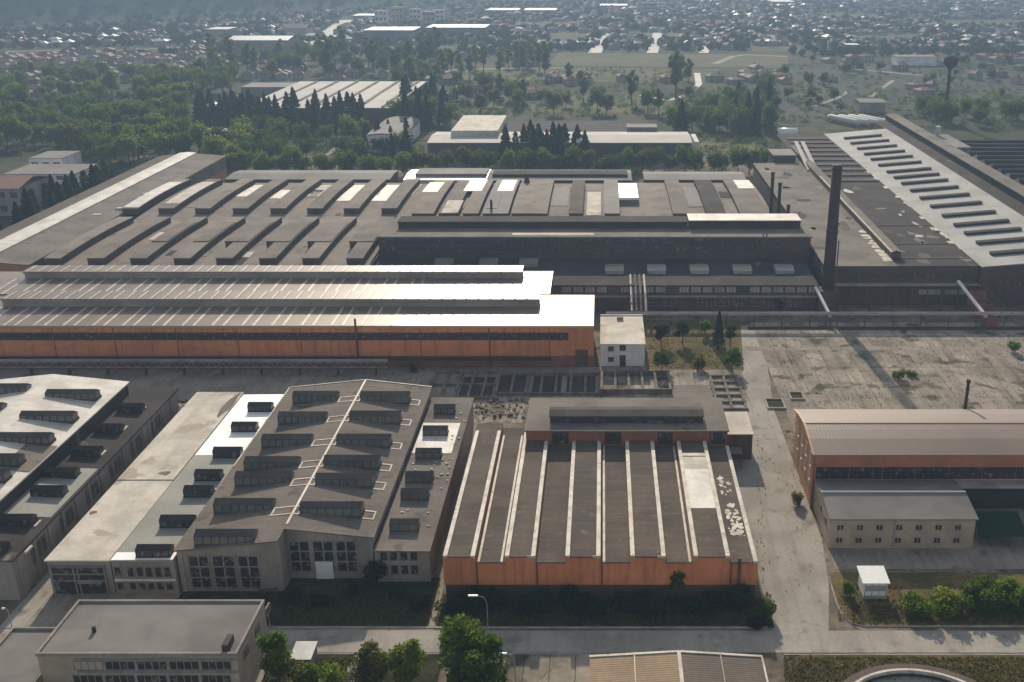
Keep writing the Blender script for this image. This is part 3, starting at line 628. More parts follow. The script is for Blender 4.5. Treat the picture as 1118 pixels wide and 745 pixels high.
o = thing('corrugated_roof_shed', 'gabled shed with brown corrugated roof and white edges at the bottom', 'shed', (14, 130, 0))
cz = 5.2; rx = X(741, 711, cz + 1.0); cl, cr = X(644, 719, cz), X(832, 719, cz); cyb = Y(717, cz)
t = MB(); t.py([(cl + .3, 0), (cr - .3, 0), (cr - .3, cz - .2), (rx, cz + .75), (cl + .3, cz - .2)], 105, cyb - .4); t.build('wall', M['beige'], o)
for nm, a0, z0, a1, z1 in (('l', cl, cz, rx - .003, cz + 1.0), ('r', rx + .003, cz + 1.0, cr, cz)):
    t = MB(); t.py([(a0, z0 - .1), (a1, z1 - .1), (a1, z1 + .05), (a0, z0 + .05)], 104, cyb); t.build('roof', mat('profiled_tan_sheet' if nm == 'l' else 'profiled_brown_sheet', (.25, .18, .115) if nm == 'l' else (.125, .095, .075), (.21, .15, .095) if nm == 'l' else (.10, .08, .065), .1, .85, .2, .12, 1., ribs=(1, .55, .25)), o)
t = MB(); t.box(rx - .3, rx + .3, 104, cyb + .1, cz + 1.0, cz + 1.2); t.build('ridge_cap', M['trim'], o)
for a0, z0, a1, z1 in ((cl - .1, cz, rx - .31, cz + .98), (rx + .31, cz + .98, cr + .1, cz)):
    t = MB(); t.py([(a0, z0 + .06), (a1, z1 + .06), (a1, z1 + .2), (a0, z0 + .2)], cyb - .35, cyb + .12); t.build('edge_trim', M['trim'], o)
t = MB(); t.box(cr - .15, cr + .15, 104, cyb - .4, cz - .1, cz + .2); t.build('edge_trim', M['trim'], o)
for xx in ((cl + rx) / 2, (cr + rx) / 2): t = MB(); zz = cz + .5; t.box(xx - .1, xx + .1, 104, cyb - .4, zz, zz + .16); t.build('joint_strip', M['tan'], o)

o = thing('lean_shed', 'tiny shed with flat white roof between the green bushes', 'shed', (-50, 150, 0))
q0, q1 = X(316, 718, 3), X(340, 718, 3)
t = MB(); t.box(q0 + .2, q1 - .2, Y(719, 3), Y(702, 3), 0, 2.8); t.build('wall', M['render'], o)
t = MB(); t.px([(Y(720, 3), 2.8), (Y(701, 3), 3.0), (Y(701, 3), 3.15), (Y(720, 3), 2.95)], q0, q1); t.build('roof', M['whitewall'], o)

o = thing('round_basin', 'large round settling basin with pale inner rim in the dry grass', 'basin', (X(987, 740), 133.3, 0))
bcx = X(987, 735); b = MB()
def ring(bm, cx, cy, r0, r1, z0, z1, n=72):
    for k in range(n):
        a0, a1 = 2 * math.pi * k / n, 2 * math.pi * (k + 1) / n
        P = lambda r, a: (cx + r * math.cos(a), cy + r * math.sin(a))
        bm.solid([(*P(r0, a0), z0), (*P(r1, a0), z0), (*P(r1, a1), z0), (*P(r0, a1), z0)], [(*P(r0, a0), z1), (*P(r1, a0), z1), (*P(r1, a1), z1), (*P(r0, a1), z1)])
    return bm
ring(MB(), bcx, 133.3, 14.05, 15.4, 0, .9).build('outer_rim', M['basinred'], o)
ring(MB(), bcx, 133.3, 13.5, 14.0, 0, 1.0).build('inner_rim', M['trim'], o)
b = MB(); b.poly([(bcx + 13.48 * math.cos(2 * math.pi * k / 60), 133.3 + 13.48 * math.sin(2 * math.pi * k / 60), .35) for k in range(60)]); b.build('water', M['water'], o)

def street_lamp(u, v, hgt, dx, label):
    x, y = W(u, v); p = thing('street_lamp', label, 'street lamp', (x, y, 0))
    t = MB(); t.tube([(x, y, 0), (x, y, hgt * .8), (x + dx * .25, y, hgt * .95), (x + dx, y, hgt)], .10, 8, r2=.06); t.build('pole', M['steel'], p)
    t = MB(); t.px([(y - .2, hgt - .12), (y + .2, hgt - .12), (y + .12, hgt + .12), (y - .12, hgt + .12)], x + dx * .9, x + dx * 1.9); t.build('lamp_head', M['tank'], p)
    t = MB(); t.tube([(x, y, 0), (x, y, .9)], .17, 8); t.build('base', M['steel'], p)
street_lamp(533, 692, 8.0, -1.7, 'curved street lamp rising behind the tall green tree by the road')
street_lamp(295, 686, 5.2, .3, 'short street lamp at the back corner of the flat-roofed office')
street_lamp(17, 702, 7.2, -.5, 'grey street lamp beside the sunlit alley at the lower left')
street_lamp(563, 752, 7.0, -1.4, 'street lamp at the bottom edge right of the two big trees')

# ------------------------------------------------------------------ middle: long orange hall with two roof monitors
n1 = thing('long_orange_hall', 'very long orange hall with tan ribbed roof and two raised monitors', 'factory hall', (-90, 300, 0))
NY = 286.3; ne, nx0 = 12.9, -215.; nx1 = -2.6; n2x = -16.4
def zn(v): return zat(v, NY)
t = MB(); t.px([(NY + .3, 0), (311.6, 0), (311.6, 13.4), (NY + .3, ne - .25)], nx0, nx1 - .25); t.build('wall', M['orange'], n1)
for nm, va, vb, m in (('base_band', 401, 389, 'red'), ('cladding_band', 388.6, 372, 'orange'), ('eaves_band', 363.2, 358.2, 'orange')):
    q = .28 if nm == 'base_band' else .12
    t = MB(); t.box(nx0, nx1, NY - .02 if nm != 'base_band' else NY + .1, NY + .31, max(0, zn(va)), zn(vb)); t.build(nm, M[m], n1)
t = MB(); t.box(nx0, nx1 + .05, NY - .35, NY + .29, zn(358), zn(355.4)); t.build('gutter', M['fascia'], n1)
k = 0; x = nx0 + .4
while x < nx1 - 8:
    window(n1, x, x + 9.6, zn(371.5), zn(363.6), NY + .26, 8, 2, t=.05, fm='dark', name='window_band'); x += 9.75
t = MB(); t.box(xat(628, 390, NY), xat(642, 390, NY), NY - .12, NY + .09, .05, zn(382)); t.build('gate', M['rust'], n1)
t = MB(); t.box(nx0, -15, NY - 2.4, NY + .1, 2.9, 3.1); t.build('canopy', M['dark'], n1)
r = MB(); yv1, yv2, yv3, yv4 = 301.2, 308.6, 312.2, 327.0
r.px([(NY - .3, ne - .25), (311.8, 13.55), (311.8, 13.8), (NY - .3, ne)], nx0, nx1, 0)
x = nx0 + 2; k = 0
while x < -60:
    r.px([(NY - .2, ne + .01), (yv1, 13.41), (yv1, 13.45), (NY - .2, ne + .05)], x, x + .75, 1); x += (3.2 if k % 2 else 5.4); k += 1
r.build('roof', [M['tan'], M['tanlight']], n1)
def monitor(par, ya, yb, z0, x0, x1, hh, nm='roof_monitor', ribs=True, mf='grey_mon', mt='tan'):
    b = MB(); b.px([(ya + .35, z0 - .3), (yb, z0 - .3), (yb, z0 + hh - .25), (ya + .35, z0 + hh - .25)], x0, x1); mo = b.build(nm, M[mf], par); b = MB()
    b.px([(ya - .3, z0 + hh - .75), (ya + .3, z0 + hh - .75), (ya + .3, z0 + hh - .24), (ya - .3, z0 + hh - .24)], x0, x1, 0)
    b.px([(ya - .35, z0 + hh - .24), (yb + .3, z0 + hh - .24), (yb + .3, z0 + hh), (ya - .35, z0 + hh)], x0 - .2, x1 + .2, 1)
    if ribs:
        x = x0 + 1
        while x < x1 - 1:
            b.box(x, x + .5, ya - .42, yb + .2, z0 + hh + .002, z0 + hh + .12, 2); x += 3.65
    b.build('monitor_roof', [M[mf], M[mt], M['tanlight']], mo); return mo
monitor(n1, yv1, yv2, 13.5, X(5, 334, 13.5), X(588, 335, 13.5), 2.6)
r = MB(); r.px([(312.0, 0), (336.3, 0), (336.3, 14.2), (312.0, 13.7)], nx0, n2x - .2); r.build('wall', M['brick'], n1)
r = MB(); r.px([(311.85, 13.85), (327, 14.2), (336.6, 13.9), (336.6, 14.15), (327, 14.5), (311.85, 14.1)], nx0, n2x, 0)
x = nx0 + 2; k = 0
while x < -55:
    r.px([(311.95, 14.11), (yv4 - .3, 14.5), (yv4 - .3, 14.54), (311.95, 14.15)], x, x + .75, 1); x += (3.2 if k % 2 else 5.4); k += 1
r.build('roof', [M['tan'], M['tanlight']], n1)
monitor(n1, yv4, 333.5, 14.4, X(28, 304, 14.4), X(570, 304, 14.4), 2.5)
t = MB(); px_, _ = onY(391, 388, NY - .7); t.tube([(px_, NY - .9, zn(388)), (px_, NY - .9, zn(347))], .32, 8); t.tube([(px_, NY - .9, zn(387)), (px_, NY + .2, zn(389))], .3, 8); t.build('flue', M['rust'], n1)
for u_ in (-4, 62, 128, 196, 262, 330, 460, 600):
    px_, _ = onY(u_, 388, NY); MB().box(px_ - .1, px_ + .1, NY - .22, NY - .03, .2, 12.5).build('downpipe', M['red'], n1)
px_, _ = onY(535, 388, NY); t = MB(); t.box(px_ - .18, px_ + .18, NY - .3, NY - .05, 0, 12.6); t.build('downpipe', M['rust'], n1)

# pipe rack with lattice along the orange wall
p = thing('pipe_rack', 'long low lattice pipe rack in front of the long orange hall', 'pipe rack', (-130, 279.5, 0))
py0 = 279.5; x0, x1 = -200., X(425, 398, 2.5)
t = MB()
for z in (2.6, 4.2): t.box(x0, x1, py0 - .12, py0 + .12, z - .1, z + .1)
k = 0; x = x0
while x < x1 - 2: t.bar((x, py0, 2.6), (x + 1.4, py0, 4.2), .12); t.bar((x + 1.4, py0, 4.2), (x + 2.8, py0, 2.6), .12); x += 2.8
t.build('lattice', M['steel'], p)
for j, z in enumerate((4.55, 4.5)): t = MB(); t.tube([(x0, py0 + .5 + j * .7, z), (x1, py0 + .5 + j * .7, z)], .27, 8); t.build('pipe', M['rust' if j else 'steel'], p)
x = x0 + 3
while x < x1: t = MB(); t.box(x - .15, x + .15, py0 - .15, py0 + 1.4, 0, 2.5); t.build('support', M['rust'], p); x += 11

# white two-storey house
o = thing('white_house', 'white two-storey cube house with pale flat roof beside the long orange hall', 'house', (6, 295, 0))
z = 6.9; wy0 = 286.8; wy1 = Y(345, z); a0, a1 = X(656, 375, z), X(704, 375, z)
t = MB(); t.box(a0, a1, wy0, wy1, 0, z - .1); t.build('wall', M['whitewall'], o)
t = MB(); t.box(a0 - .2, a1 + .2, wy0 - .25, wy1, z - .1, z + .12); t.build('roof', M['cream'], o)
t = MB(); t.box(a0 - .2, a1 + .2, wy1 - .4, wy1 + .05, z + .12, z + .45); t.build('parapet', M['whitewall'], o)
for u0, u1, v0, v1 in ((664, 670, 383.5, 378.5), (676.5, 683, 383, 377), (664, 670, 395, 390), (676.5, 683, 393.5, 388)):
    window(o, xat(u0, 390, wy0), xat(u1, 390, wy0), zat(v0, wy0), zat(v1, wy0), wy0, 2, 1, t=.06)
t = MB(); t.box(xat(676.5, 399, wy0), xat(683, 399, wy0), wy0 - .08, wy0 + .1, .05, 1.9); t.build('door', M['dark'], o)
t = MB(); t.box((a0 + a1) / 2 - 1.5, (a0 + a1) / 2 + .5, wy1 - 4.5, wy1 - 3.5, z + .1, z + 1.1); t.build('chimney_stack', M['concrete'], o)

# ------------------------------------------------------------------ dark central hall
e = thing('dark_central_hall', 'tall dark hall with lower lantern-lit front roof behind the long orange hall', 'factory hall', (-3, 360, 0))
ey, ez = 337.0, 9.2; ex0, ex1 = -80.5, 72.
eb = Y(285, ez); ut = zat(258, eb)
t = MB(); t.box(ex0, ex1, ey + .3, eb, 0, ez - .3); t.build('wall', M['brick'], e)
t = MB(); t.px([(ey - .4, ez - .3), (eb, ez + .3), (eb, ez + .6), (ey - .4, ez)], ex0, ex1 + .3); t.build('lower_roof', M['feltdark'], e)
for k in range(22):
    x0 = -14 + k * 3.95
    if k in (4, 9, 15): continue
    window(e, x0 + .2, x0 + 3.5, 6.4, 8.5, ey + .28, 3, 1, gm='steel', t=.08, fm='rust')
t = MB(); t.box(-20, ex1 + .2, ey - 1.4, ey + .28, 5.2, 5.5); t.build('canopy', M['steel'], e)
for k in range(9): 
    if k in (2,): continue
    window(e, 14 + k * 6, 18.6 + k * 6, 1.6, 4.2, ey + .27, 3, 2, t=.07)
u_, v0_ = onY(415, 270, eb); ux0 = X(415, 285, ez); ux1 = 74.5
t = MB(); t.box(ux0, ux1, eb + .02, 391, 0, ut - .5)
for z0, z1, q in ((.62, .70, .25), (.30, .36, .22), (.95, 1.0, .3)):
    zz0, zz1 = ez + (ut - ez) * z0, ez + (ut - ez) * z1; t.box(ux0 - .1, ux1 + .1, eb - q, eb + .01, zz0, zz1 - (.5 if z1 == 1 else 0))
t.build('upper_wall', M['brick'], e)
k = 0; x = ux0 + .6
while x < ux1 - 11: window(e, x, x + 11.4, ez + (ut - ez) * .72, ez + (ut - ez) * .92, eb - .02, 9, 1, t=.06, fm='dark', name='window_band'); window(e, x, x + 11.4, ez + (ut - ez) * .38, ez + (ut - ez) * .58, eb - .02, 9, 1, t=.06, fm='rust', gm='glass', name='window_band'); x += 12
t = MB(); t.box(ux0 - .4, ux1 + .4, eb - .8, 391.4, ut - .5, ut); t.build('upper_roof', M['felt2'], e)
ym = Y(249.5, ut)
mx = X(752, 249, ut)
monitor(e, ym, ym + 8, ut, X(436, 248, ut), mx - .6, 2.6, ribs=False, mf='dark', mt='feltdark')
monitor(e, ym - .8, ym + 9, ut, mx, X(873, 249, ut), 3.3, ribs=False, mf='dark', mt='white')
t = MB(); t.box(X(560, 254, ut), X(648, 254, ut), eb + 1.5, eb + 4.2, ut + .01, ut + .07); t.build('roof_patch', M['cream'], e)
for u in (484, 533, 577, 671, 717, 764, 811, 857):
    y = Y(299 if u > 600 else 292, ez + .4); x = X(u, 299 if u > 600 else 292, ez + .4); hx = 3.1
    b = MB(); b.px([(y, ez - .2), (y + 6.2, ez - .2), (y + 6.2, ez + 1.9), (y + 3, ez + 2.3), (y, ez + 1.2)], x - hx, x + hx, 0)
    b.px([(y - .1, ez + 1.21), (y + 3, ez + 2.31), (y + 6.3, ez + 1.91), (y + 6.3, ez + 2.05), (y + 3, ez + 2.45), (y - .1, ez + 1.33)], x - hx - .15, x + hx + .15, 1)
    b.build('skylight', [M['steel'], M['greyroof']], e)
t = MB(); t.px([(eb - .3, ez), (eb - .3, ut + 1), (eb - .2, ut + 1), (eb - .2, ez)], xat(832, 270, eb), xat(833.4, 270, eb)); t.px([(eb - .3, ez), (eb - .3, ut + 1), (eb - .2, ut + 1), (eb - .2, ez)], xat(835.5, 270, eb), xat(837, 270, eb))
for k in range(12): t.box(xat(832, 270, eb), xat(837, 270, eb), eb - .26, eb - .24, ez + k * .8, ez + k * .8 + .08)
t.build('ladder', M['rust'], e)

# pipes
def pipes(name, label, runs, sup, loc, cat='pipe bridge', mats=('steel', 'rust')):
    o = thing(name, label, cat, loc)
    for k, (pts, r) in enumerate(runs): t = MB(); t.tube(pts, r, 8); t.build('pipe', M[mats[k % len(mats)]], o)
    for a, b_, w_ in sup: t = MB(); t.bar(a, b_, w_); t.build('support', M['rust'], o)
    return o
ry = Y(343, 4.2)
pipes('pipe_rack', 'long straight pipe run on posts behind the garden and concrete yard', [([(1, ry, 4.6), (210, ry, 4.6)], .38), ([(1, ry - 1.1, 4.4), (210, ry - 1.1, 4.4)], .3), ([(1, ry + 1., 4.3), (210, ry + 1., 4.3)], .28)],
      [((x, ry, 0), (x, ry, 4.2), .25) for x in range(4, 210, 9)], (100, ry, 0), 'pipe rack', ('steel', 'concrete', 'rust'))
xx = [xat(u, 330, 334) for u in (689, 694, 699, 704)]
pipes('pipe_bridge', 'cluster of rusty pipes dropping from the dark hall above the white house', [([(x, ry + .5, 4.9), (x, 331, 7.6 + .2 * k), (x, 345, 10.2)], .42) for k, x in enumerate(xx)],
      [((xx[0] - .8, 326, 0), (xx[0] - .8, 326, 7), .25), ((xx[3] + .8, 326, 0), (xx[3] + .8, 326, 7), .25), ((xx[0] - .8, 326, 6.5), (xx[3] + .8, 326, 6.5), .25), ((xx[0] - .8, 332, 0), (xx[0] - .8, 332, 8), .25), ((xx[3] + .8, 332, 0), (xx[3] + .8, 332, 8), .25)], (xx[1], 330, 0), 'pipe bridge', ('steel', 'rust', 'rust', 'steel'))
a_, b2_ = onY(890, 326, 336), onY(904, 342, 326)
pipes('pipe_bridge', 'white inclined pipe beside the foot of the tall chimney', [([(a_[0], 337, 8.5), (b2_[0], 322, 3.2)], .55)], [((b2_[0], 322, 0), (b2_[0], 322, 3.), .3), ((a_[0], 336, 0), (a_[0], 336, 8.), .3)], (80, 330, 0), 'pipe bridge', ('tank',))
a_, b2_ = onY(1048, 312, 338), onY(1074, 334, 324)
pipes('pipe_bridge', 'white inclined pipe beside red steelwork at the right end', [([(a_[0], 340, 9.5), (b2_[0], 321, 3.6)], .6)], [((b2_[0], 321, 0), (b2_[0], 321, 3.2), .3)], (128, 330, 0), 'pipe bridge', ('tank',))
o = thing('steel_gantry', 'red steel lattice gantry under the right end hall', 'gantry', (133, 330, 0))
for dx in (3., 6.5):
    t = MB(); A, B = Vector((a_[0] + dx, 340, 8.5)), Vector((b2_[0] + dx + 2, 321, 2.8))
    t.bar(A, B, .28); t.bar(A + Vector((0, 0, 1.8)), B + Vector((0, 0, 1.8)), .28)
    for k in range(8): p0, p1 = A.lerp(B, k / 8), A.lerp(B, (k + 1) / 8); t.bar(p0, p1 + Vector((0, 0, 1.8)), .18)
    t.build('lattice', M['rust'], o)
for y, zt in ((336, 7.5), (329, 5), (322, 3)): t = MB(); t.box(a_[0] + 2.6, a_[0] + 8.5, y - .2, y + .2, 0, zt); t.build('support', M['red'], o)

# ------------------------------------------------------------------ the shed hall with curved strips, the long hall at its left and the back buildings
c = thing('curved_shed_hall', 'wide brown hall with rows of curved raised roof strips', 'factory hall', (-110, 420, 0))
YA, YM, YE = 343.2, 416.5, 489.
def arch(y, a, b_, z0, rise): q = (y - a) / (b_ - a); return z0 + rise * math.sin(math.pi * max(0, min(1, q)))
def archprof(a, b_, z0, rise, off0, off1, n=14):
    top = [(a + (b_ - a) * k / n, arch(a + (b_ - a) * k / n, a, b_, z0, rise) + off1) for k in range(n + 1)]
    bot = [(y, z - off1 + off0) for y, z in top[::-1]]
    return top + bot
za_, zb_, rs = 11.6, 11.6, 1.0
t = MB(); t.box(-192., -80.6, YA, YM, 0, za_ - .1); t.box(-190., 70., YM + .01, YE, 0, zb_ - .1); t.build('wall', M['brick'], c)
t = MB(); t.px(archprof(YA, YM - .01, za_, rs, -.25, 0), -192.3, -81.); t.build('roof', M['striptop'], c)
t = MB(); t.px(archprof(YM, YE, zb_, rs, -.25, 0), -190., -86); t.build('roof', M['striptop'], c)
t = MB(); t.px(archprof(YM, YE, zb_, rs, -.25, 0), -85.98, 70); t.build('roof', M['striptop'], c)
rr = random.Random(11)
def roofstrip(xa, xb_, a, b_, ya, yb, m, h=2.1, nm='roof_strip', side='felt2', h2=None):
    n = 12; t = MB(); P = [(ya + (yb - ya) * k / n) for k in range(n + 1)]
    top = [(y, arch(y, a, b_, 11.6, rs) + h) for y in P]
    t.px(top + [(y, z - .3) for y, z in top[::-1]], xa - .2, xb_ + .2, 0)
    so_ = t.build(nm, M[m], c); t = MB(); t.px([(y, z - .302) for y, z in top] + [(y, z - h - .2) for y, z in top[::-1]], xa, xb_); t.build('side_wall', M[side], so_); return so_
def sheet_on(xa, xb_, a, b_, ya, yb, m, h, nm='roof_sheet'):
    n = 6; t = MB(); P = [(ya + (yb - ya) * k / n) for k in range(n + 1)]; top = [(y, arch(y, a, b_, 11.6, rs) + h) for y in P]
    t.px([(y, z + .06) for y, z in top] + [(y, z - .1) for y, z in top[::-1]], xa, xb_); return t.build(nm, M[m], c)
for k, u in enumerate((50, 97, 143.5, 191, 237, 284, 331, 379)):                 # front row of eight
    x = X(u, 293, 10.8); roofstrip(x, x + 5.6, YA, YM, Y(293, 10.8), YM - 5, 'felt2' if k % 3 else 'striptop', side='stripside', h=2.5)
    if k > 1:                                                                     # a wider raised half behind
        roofstrip(x - 3.2 if k > 3 else x + .2, x + 5.3, YA, YM, YM - 46, YM - 16, 'felt2', h=2.8, side='stripside')
white_back = {0: ('white', 0, .75), 1: ('cream', .1, .9), 2: ('white', .5, .95), 3: ('felt', 0, 1), 4: ('felt', 0, 1), 5: ('felt', 0, 1), 6: ('felt', .7, 1)}
for k, u in enumerate((135, 174, 214, 255, 296, 336, 376, 417)):                 # back row of eight
    x = X(u, 237, 10.8); ya, yb = Y(237, 10.8), YE - 4
    roofstrip(x, x + 6.2, YM, YE, ya, yb, 'felt2' if k % 2 else 'striptop', side='stripside', h=2.5)
    if k < 2: sheet_on(x - .1, x + 6.3, YM, YE, ya + (yb - ya) * (.12 if k else .02), ya + (yb - ya) * .85, ('white', 'cream')[k], 2.56)
    if k in (2, 4, 5, 6): sheet_on(x + 6.6, x + 14.9, YM, YE, ya + (yb - ya) * (.5 if k in (2, 4) else .36), ya + (yb - ya) * .96, 'white' if k != 4 else 'cream', .05)
    if k == 3: sheet_on(x + 7.2, x + 14, YM, YE, ya + 26, ya + 44, 'white', .05)
    if k == 1: sheet_on(x + 7.2, x + 14, YM, YE, ya + 10, yb, 'greyroof', .05)
spec = [(453, 476, 'striptop', 'felt'), (482, 500, 'felt2', 'white'), (508, 524, 'striptop', 'cream'), (529, 556, 'greyroof', 'felt2'), (560, 598, 'striptop', 'felt2'), (622, 636, 'felt', 'felt2'), (660, 676, 'greyroof', 'felt2'), (734, 750, 'felt2', 'feltdark'), (770, 790, 'feltdark', 'feltdark'), (806, 835, 'felt2', 'feltdark')]
for u0, u1, m, mo in spec:                                                       # irregular strips on the right half
    x0, x1 = X(u0, 236, 11), X(u1, 236, 11); roofstrip(x0, x1, YM, YE, YM + 3, YE - 4, m, h=2.0, side='stripside')
for u0, u1, v0, v1, m, h in ((461, 478, 215, 203, 'white', 2.06), (487, 505, 222, 210, 'white', .06), (482, 500, 236, 224, 'cream', 2.06), (506, 526, 214, 197, 'white', 2.06), (543, 560, 214, 197, 'white', 2.06), (530, 543, 232, 218, 'greyroof', 2.1), (600, 620, 225, 205, 'greyroof', .1), (640, 656, 234, 210, 'cream', .12), (440, 450, 214, 200, 'cream', .12), (752, 768, 226, 204, 'greyroof', .12), (676, 697, 222, 205, 'tank', 2.3), (806, 824, 211, 200, 'white', 2.1), (800, 818, 236, 222, 'greyroof', .1)):
    sheet_on(X(u0, v0, 12.5), X(u1, v0, 12.5), YM, YE, Y(v0, 12.5), min(YE - 4.2, Y(v1, 12.5)), m, h)
t = MB(); x0 = X(676, 222, 13); t.box(x0, X(697, 222, 13), Y(222, 13) - .1, Y(222, 13) + 18, 10, 14.6); t.build('roof_hatch', M['greyroof'], c)
x0 = X(576, 200, 13); t = MB(); t.tube([(x0, 478, 12), (x0, 478, 15), (x0, 478, 18)], 2.2, 10, r2=.3); t.build('roof_vent', M['dark'], c)
t = MB(); q = X(536, 236, 12); t.tube([(q, 425, 10), (q, 425, 18)], .5, 8); t.build('flue', M['dark'], c)

o = thing('white_strip_hall', 'long gable hall with one bright white band along its grey roof', 'factory hall', (-214, 450, 0))
d0, d1, dx0, dxa, dxb, dx1 = 348.5, 550, -231.5, -221.0, -212.4, -197.5
t = MB(); t.py([(dx0, 0), (dx1, 0), (dx1, 12.6), (-216.5, 14.), (dx0, 12.6)], d0, d1); t.build('wall', M['orangelight'], o)
t = MB(); t.py([(dx0 - .4, 12.6), (dxa - .01, 13.8), (dxa - .01, 14.1), (dx0 - .4, 12.9)], d0 - .5, d1 + .5); t.build('roof', M['felt'], o)
t = MB(); t.py([(dxb + .01, 13.8), (dx1 + .4, 12.6), (dx1 + .4, 12.9), (dxb + .01, 14.1)], d0 - .5, d1 + .5); t.build('roof', M['felt2'], o)
t = MB(); t.py([(dxa, 13.6), (dxb, 13.6), (dxb, 14.6), (-216.7, 15.0), (dxa, 14.6)], d0 - .3, d1 + .3); t.build('roof_light_band', M['white'], o)
t = MB(); t.box(dx1 + .002, dx1 + .22, d0 + 2, d1 - 1, 6.5, 12.2); t.build('side_wall', M['felt2'], o)
for u, v in ((72, 243), (100, 235), (155, 212), (126, 228)):
    x, y = W(u, v, 13.6); MB().box(x, x + 3.5, y, y + 2, 12.6, 13.75).build('roof_patch', M['cream'], o)

def longroof(label, u0, u1, vt, vb, z, m, cat='building', wall='brick', gable=True, depth=None, name='long_low_hall'):
    y0 = Y(vb, z); y1 = Y(vt, z); x0, x1 = X(u0, vb, z), X(u1, vb, z)
    o = thing(name, label, cat, ((x0 + x1) / 2, (y0 + y1) / 2, 0))
    t = MB(); t.box(x0 + .3, x1 - .3, y0 + .4, y1 - .4, 0, z - .25); t.build('wall', M[wall], o)
    ym_ = (y0 + y1) / 2; rz = z + (.035 * (y1 - y0) if gable else .3)
    t = MB(); t.px([(y0, z - .3), (ym_, rz - .3), (y1, z - .3), (y1, z), (ym_, rz), (y0, z)], x0, x1); t.build('roof', M[m], o)
    return o, x0, x1, y0, y1, rz
o, x0, x1, y0, y1, rz = longroof('long grey-roofed hall behind the curved roofs, left of the white one', 245, 426, 186, 196, 12.6, 'greyroof')
o, x0, x1, y0, y1, rz = longroof('narrow white-roofed hall with grey centre behind the curved roofs', 440, 531, 185, 196.5, 13, 'tank', wall='whitewall')
t = MB(); t.box(x0 + 5, x1 - .5, y0 + 5, y1 - 6, rz - .3, rz + .9); t.build('roof_monitor', M['greyroof'], o)
o, x0, x1, y0, y1, rz = longroof('long grey hall with ridge vent behind the curved roofs', 531.5, 690, 185.5, 197, 12.8, 'greyroof')
t = MB(); t.box(x0 + 2, x1 - 2, y0 + 6, y1 - 9, rz - .4, rz + .7); t.build('ridge_vent', M['feltdark'], o)
o, x0, x1, y0, y1, rz = longroof('pale grey hall at the right end of the back row', 703, 815, 187.5, 196.5, 12.6, 'greyroof')

# ------------------------------------------------------------------ right: flat grey roof, conveyor, white slotted roof, sawtooth
f = thing('flat_grey_hall', 'wide flat-roofed hall, grey on the left and dark brown on the right', 'factory hall', (100, 420, 0))
fz, fy0 = 14., 343.
t = MB(); t.box(75.5, 127.4, fy0 + .3, 524, 0, fz - .3); t.build('wall', M['brick'], f)
xs_ = 100.
t = MB(); t.box(75.2, xs_, fy0, 525, fz - .3, fz); t.build('roof', M['felt2'], f)
t = MB(); t.box(xs_ + .02, 127.6, fy0, 610, fz - .3, fz - .02); t.build('roof', M['feltdark'], f)
t = MB(); t.box(75.4, 128., fy0 - 2.2, fy0 + .28, 7.6, 8.0); t.build('canopy', M['steel'], f)
for k in range(6): window(f, 84 + k * 7, 88.5 + k * 7, 9.4, 11.6, fy0 + .28, 3, 1, t=.08, fm='brick')
for k in range(9): t = MB(); t.box(79 + k * 5.2, 79.4 + k * 5.2, fy0 - 2, fy0 - 1.6, 0, 7.6); t.build('post', M['rust'], f)
for q in ((108, 115.5), (117, 124)): window(f, q[0], q[1], 3.8, 5.6, fy0 + .27, 4, 1, gm='steel', t=.07)
t = MB()
for k in range(46):
    u = 920 + k * 1.0 + rr.uniform(-1, 1); v = 250 + k * .8; x, y = W(918 + rr.uniform(0, 34), rr.uniform(252, 286), fz); t.box(xs_ - rr.uniform(1, 3.5), xs_ - rr.uniform(.1, .8), y, y + rr.uniform(.5, 3), fz + .002, fz + .12 + rr.random() * .1)
tag(t.build('roof_litter', M['trim'], f), kind='stuff')
for y in (352., 371., 398.): MB().box(xs_ + .5, 127, y, y + .4, fz - .02, fz + .25).build('roof_beam', M['felt2'], f)
for k in range(10): y = 480 + k * 12.5; MB().box(xs_ + 3.6, 127, y, y + 4, fz - .02, fz + .6).build('roof_beam', M['felt'], f)
g2 = thing('conveyor_gallery', 'long raised conveyor gallery running over the flat roof', 'conveyor', (102, 430, 14))
cx_ = X(968, 272, 16)
t = MB(); t.box(xs_ - .2, xs_ + 3.2, 352, 560, fz + .01, fz + 2.2); t.build('gallery', M['rust'], g2)
t = MB(); t.py([(xs_ - .5, fz + 2.2), (xs_ + 1.5, fz + 2.9), (xs_ + 3.5, fz + 2.2), (xs_ + 3.5, fz + 2.35), (xs_ + 1.5, fz + 3.1), (xs_ - .5, fz + 2.35)], 351.5, 560); t.build('roof', M['felt2'], g2)
t = MB(); t.box(xs_ - .3, xs_ + .2, 351.5, 480, fz + 2.36, fz + 2.6); t.build('edge_trim', M['trim'], g2)
o = thing('plant_room', 'small pale rooftop plant room with two sloping chutes at the back of the flat roof', 'plant room', (96, 540, 0))
x, y = W(838, 175, 14)
t = MB(); t.box(86, 97, 528, 545, 0, 17); t.build('wall', M['brick'], o)
t = MB(); t.box(85.5, 97.5, 527.5, 545.5, 17, 17.4); t.build('roof', M['greyroof'], o)
for k in range(2):
    t = MB(); t.px([(505, 14.1), (545, 21), (545, 21.5), (505, 14.6)], 98.6 + k * 3.4, 100.6 + k * 3.4); t.build('chute', M['steel'], o)

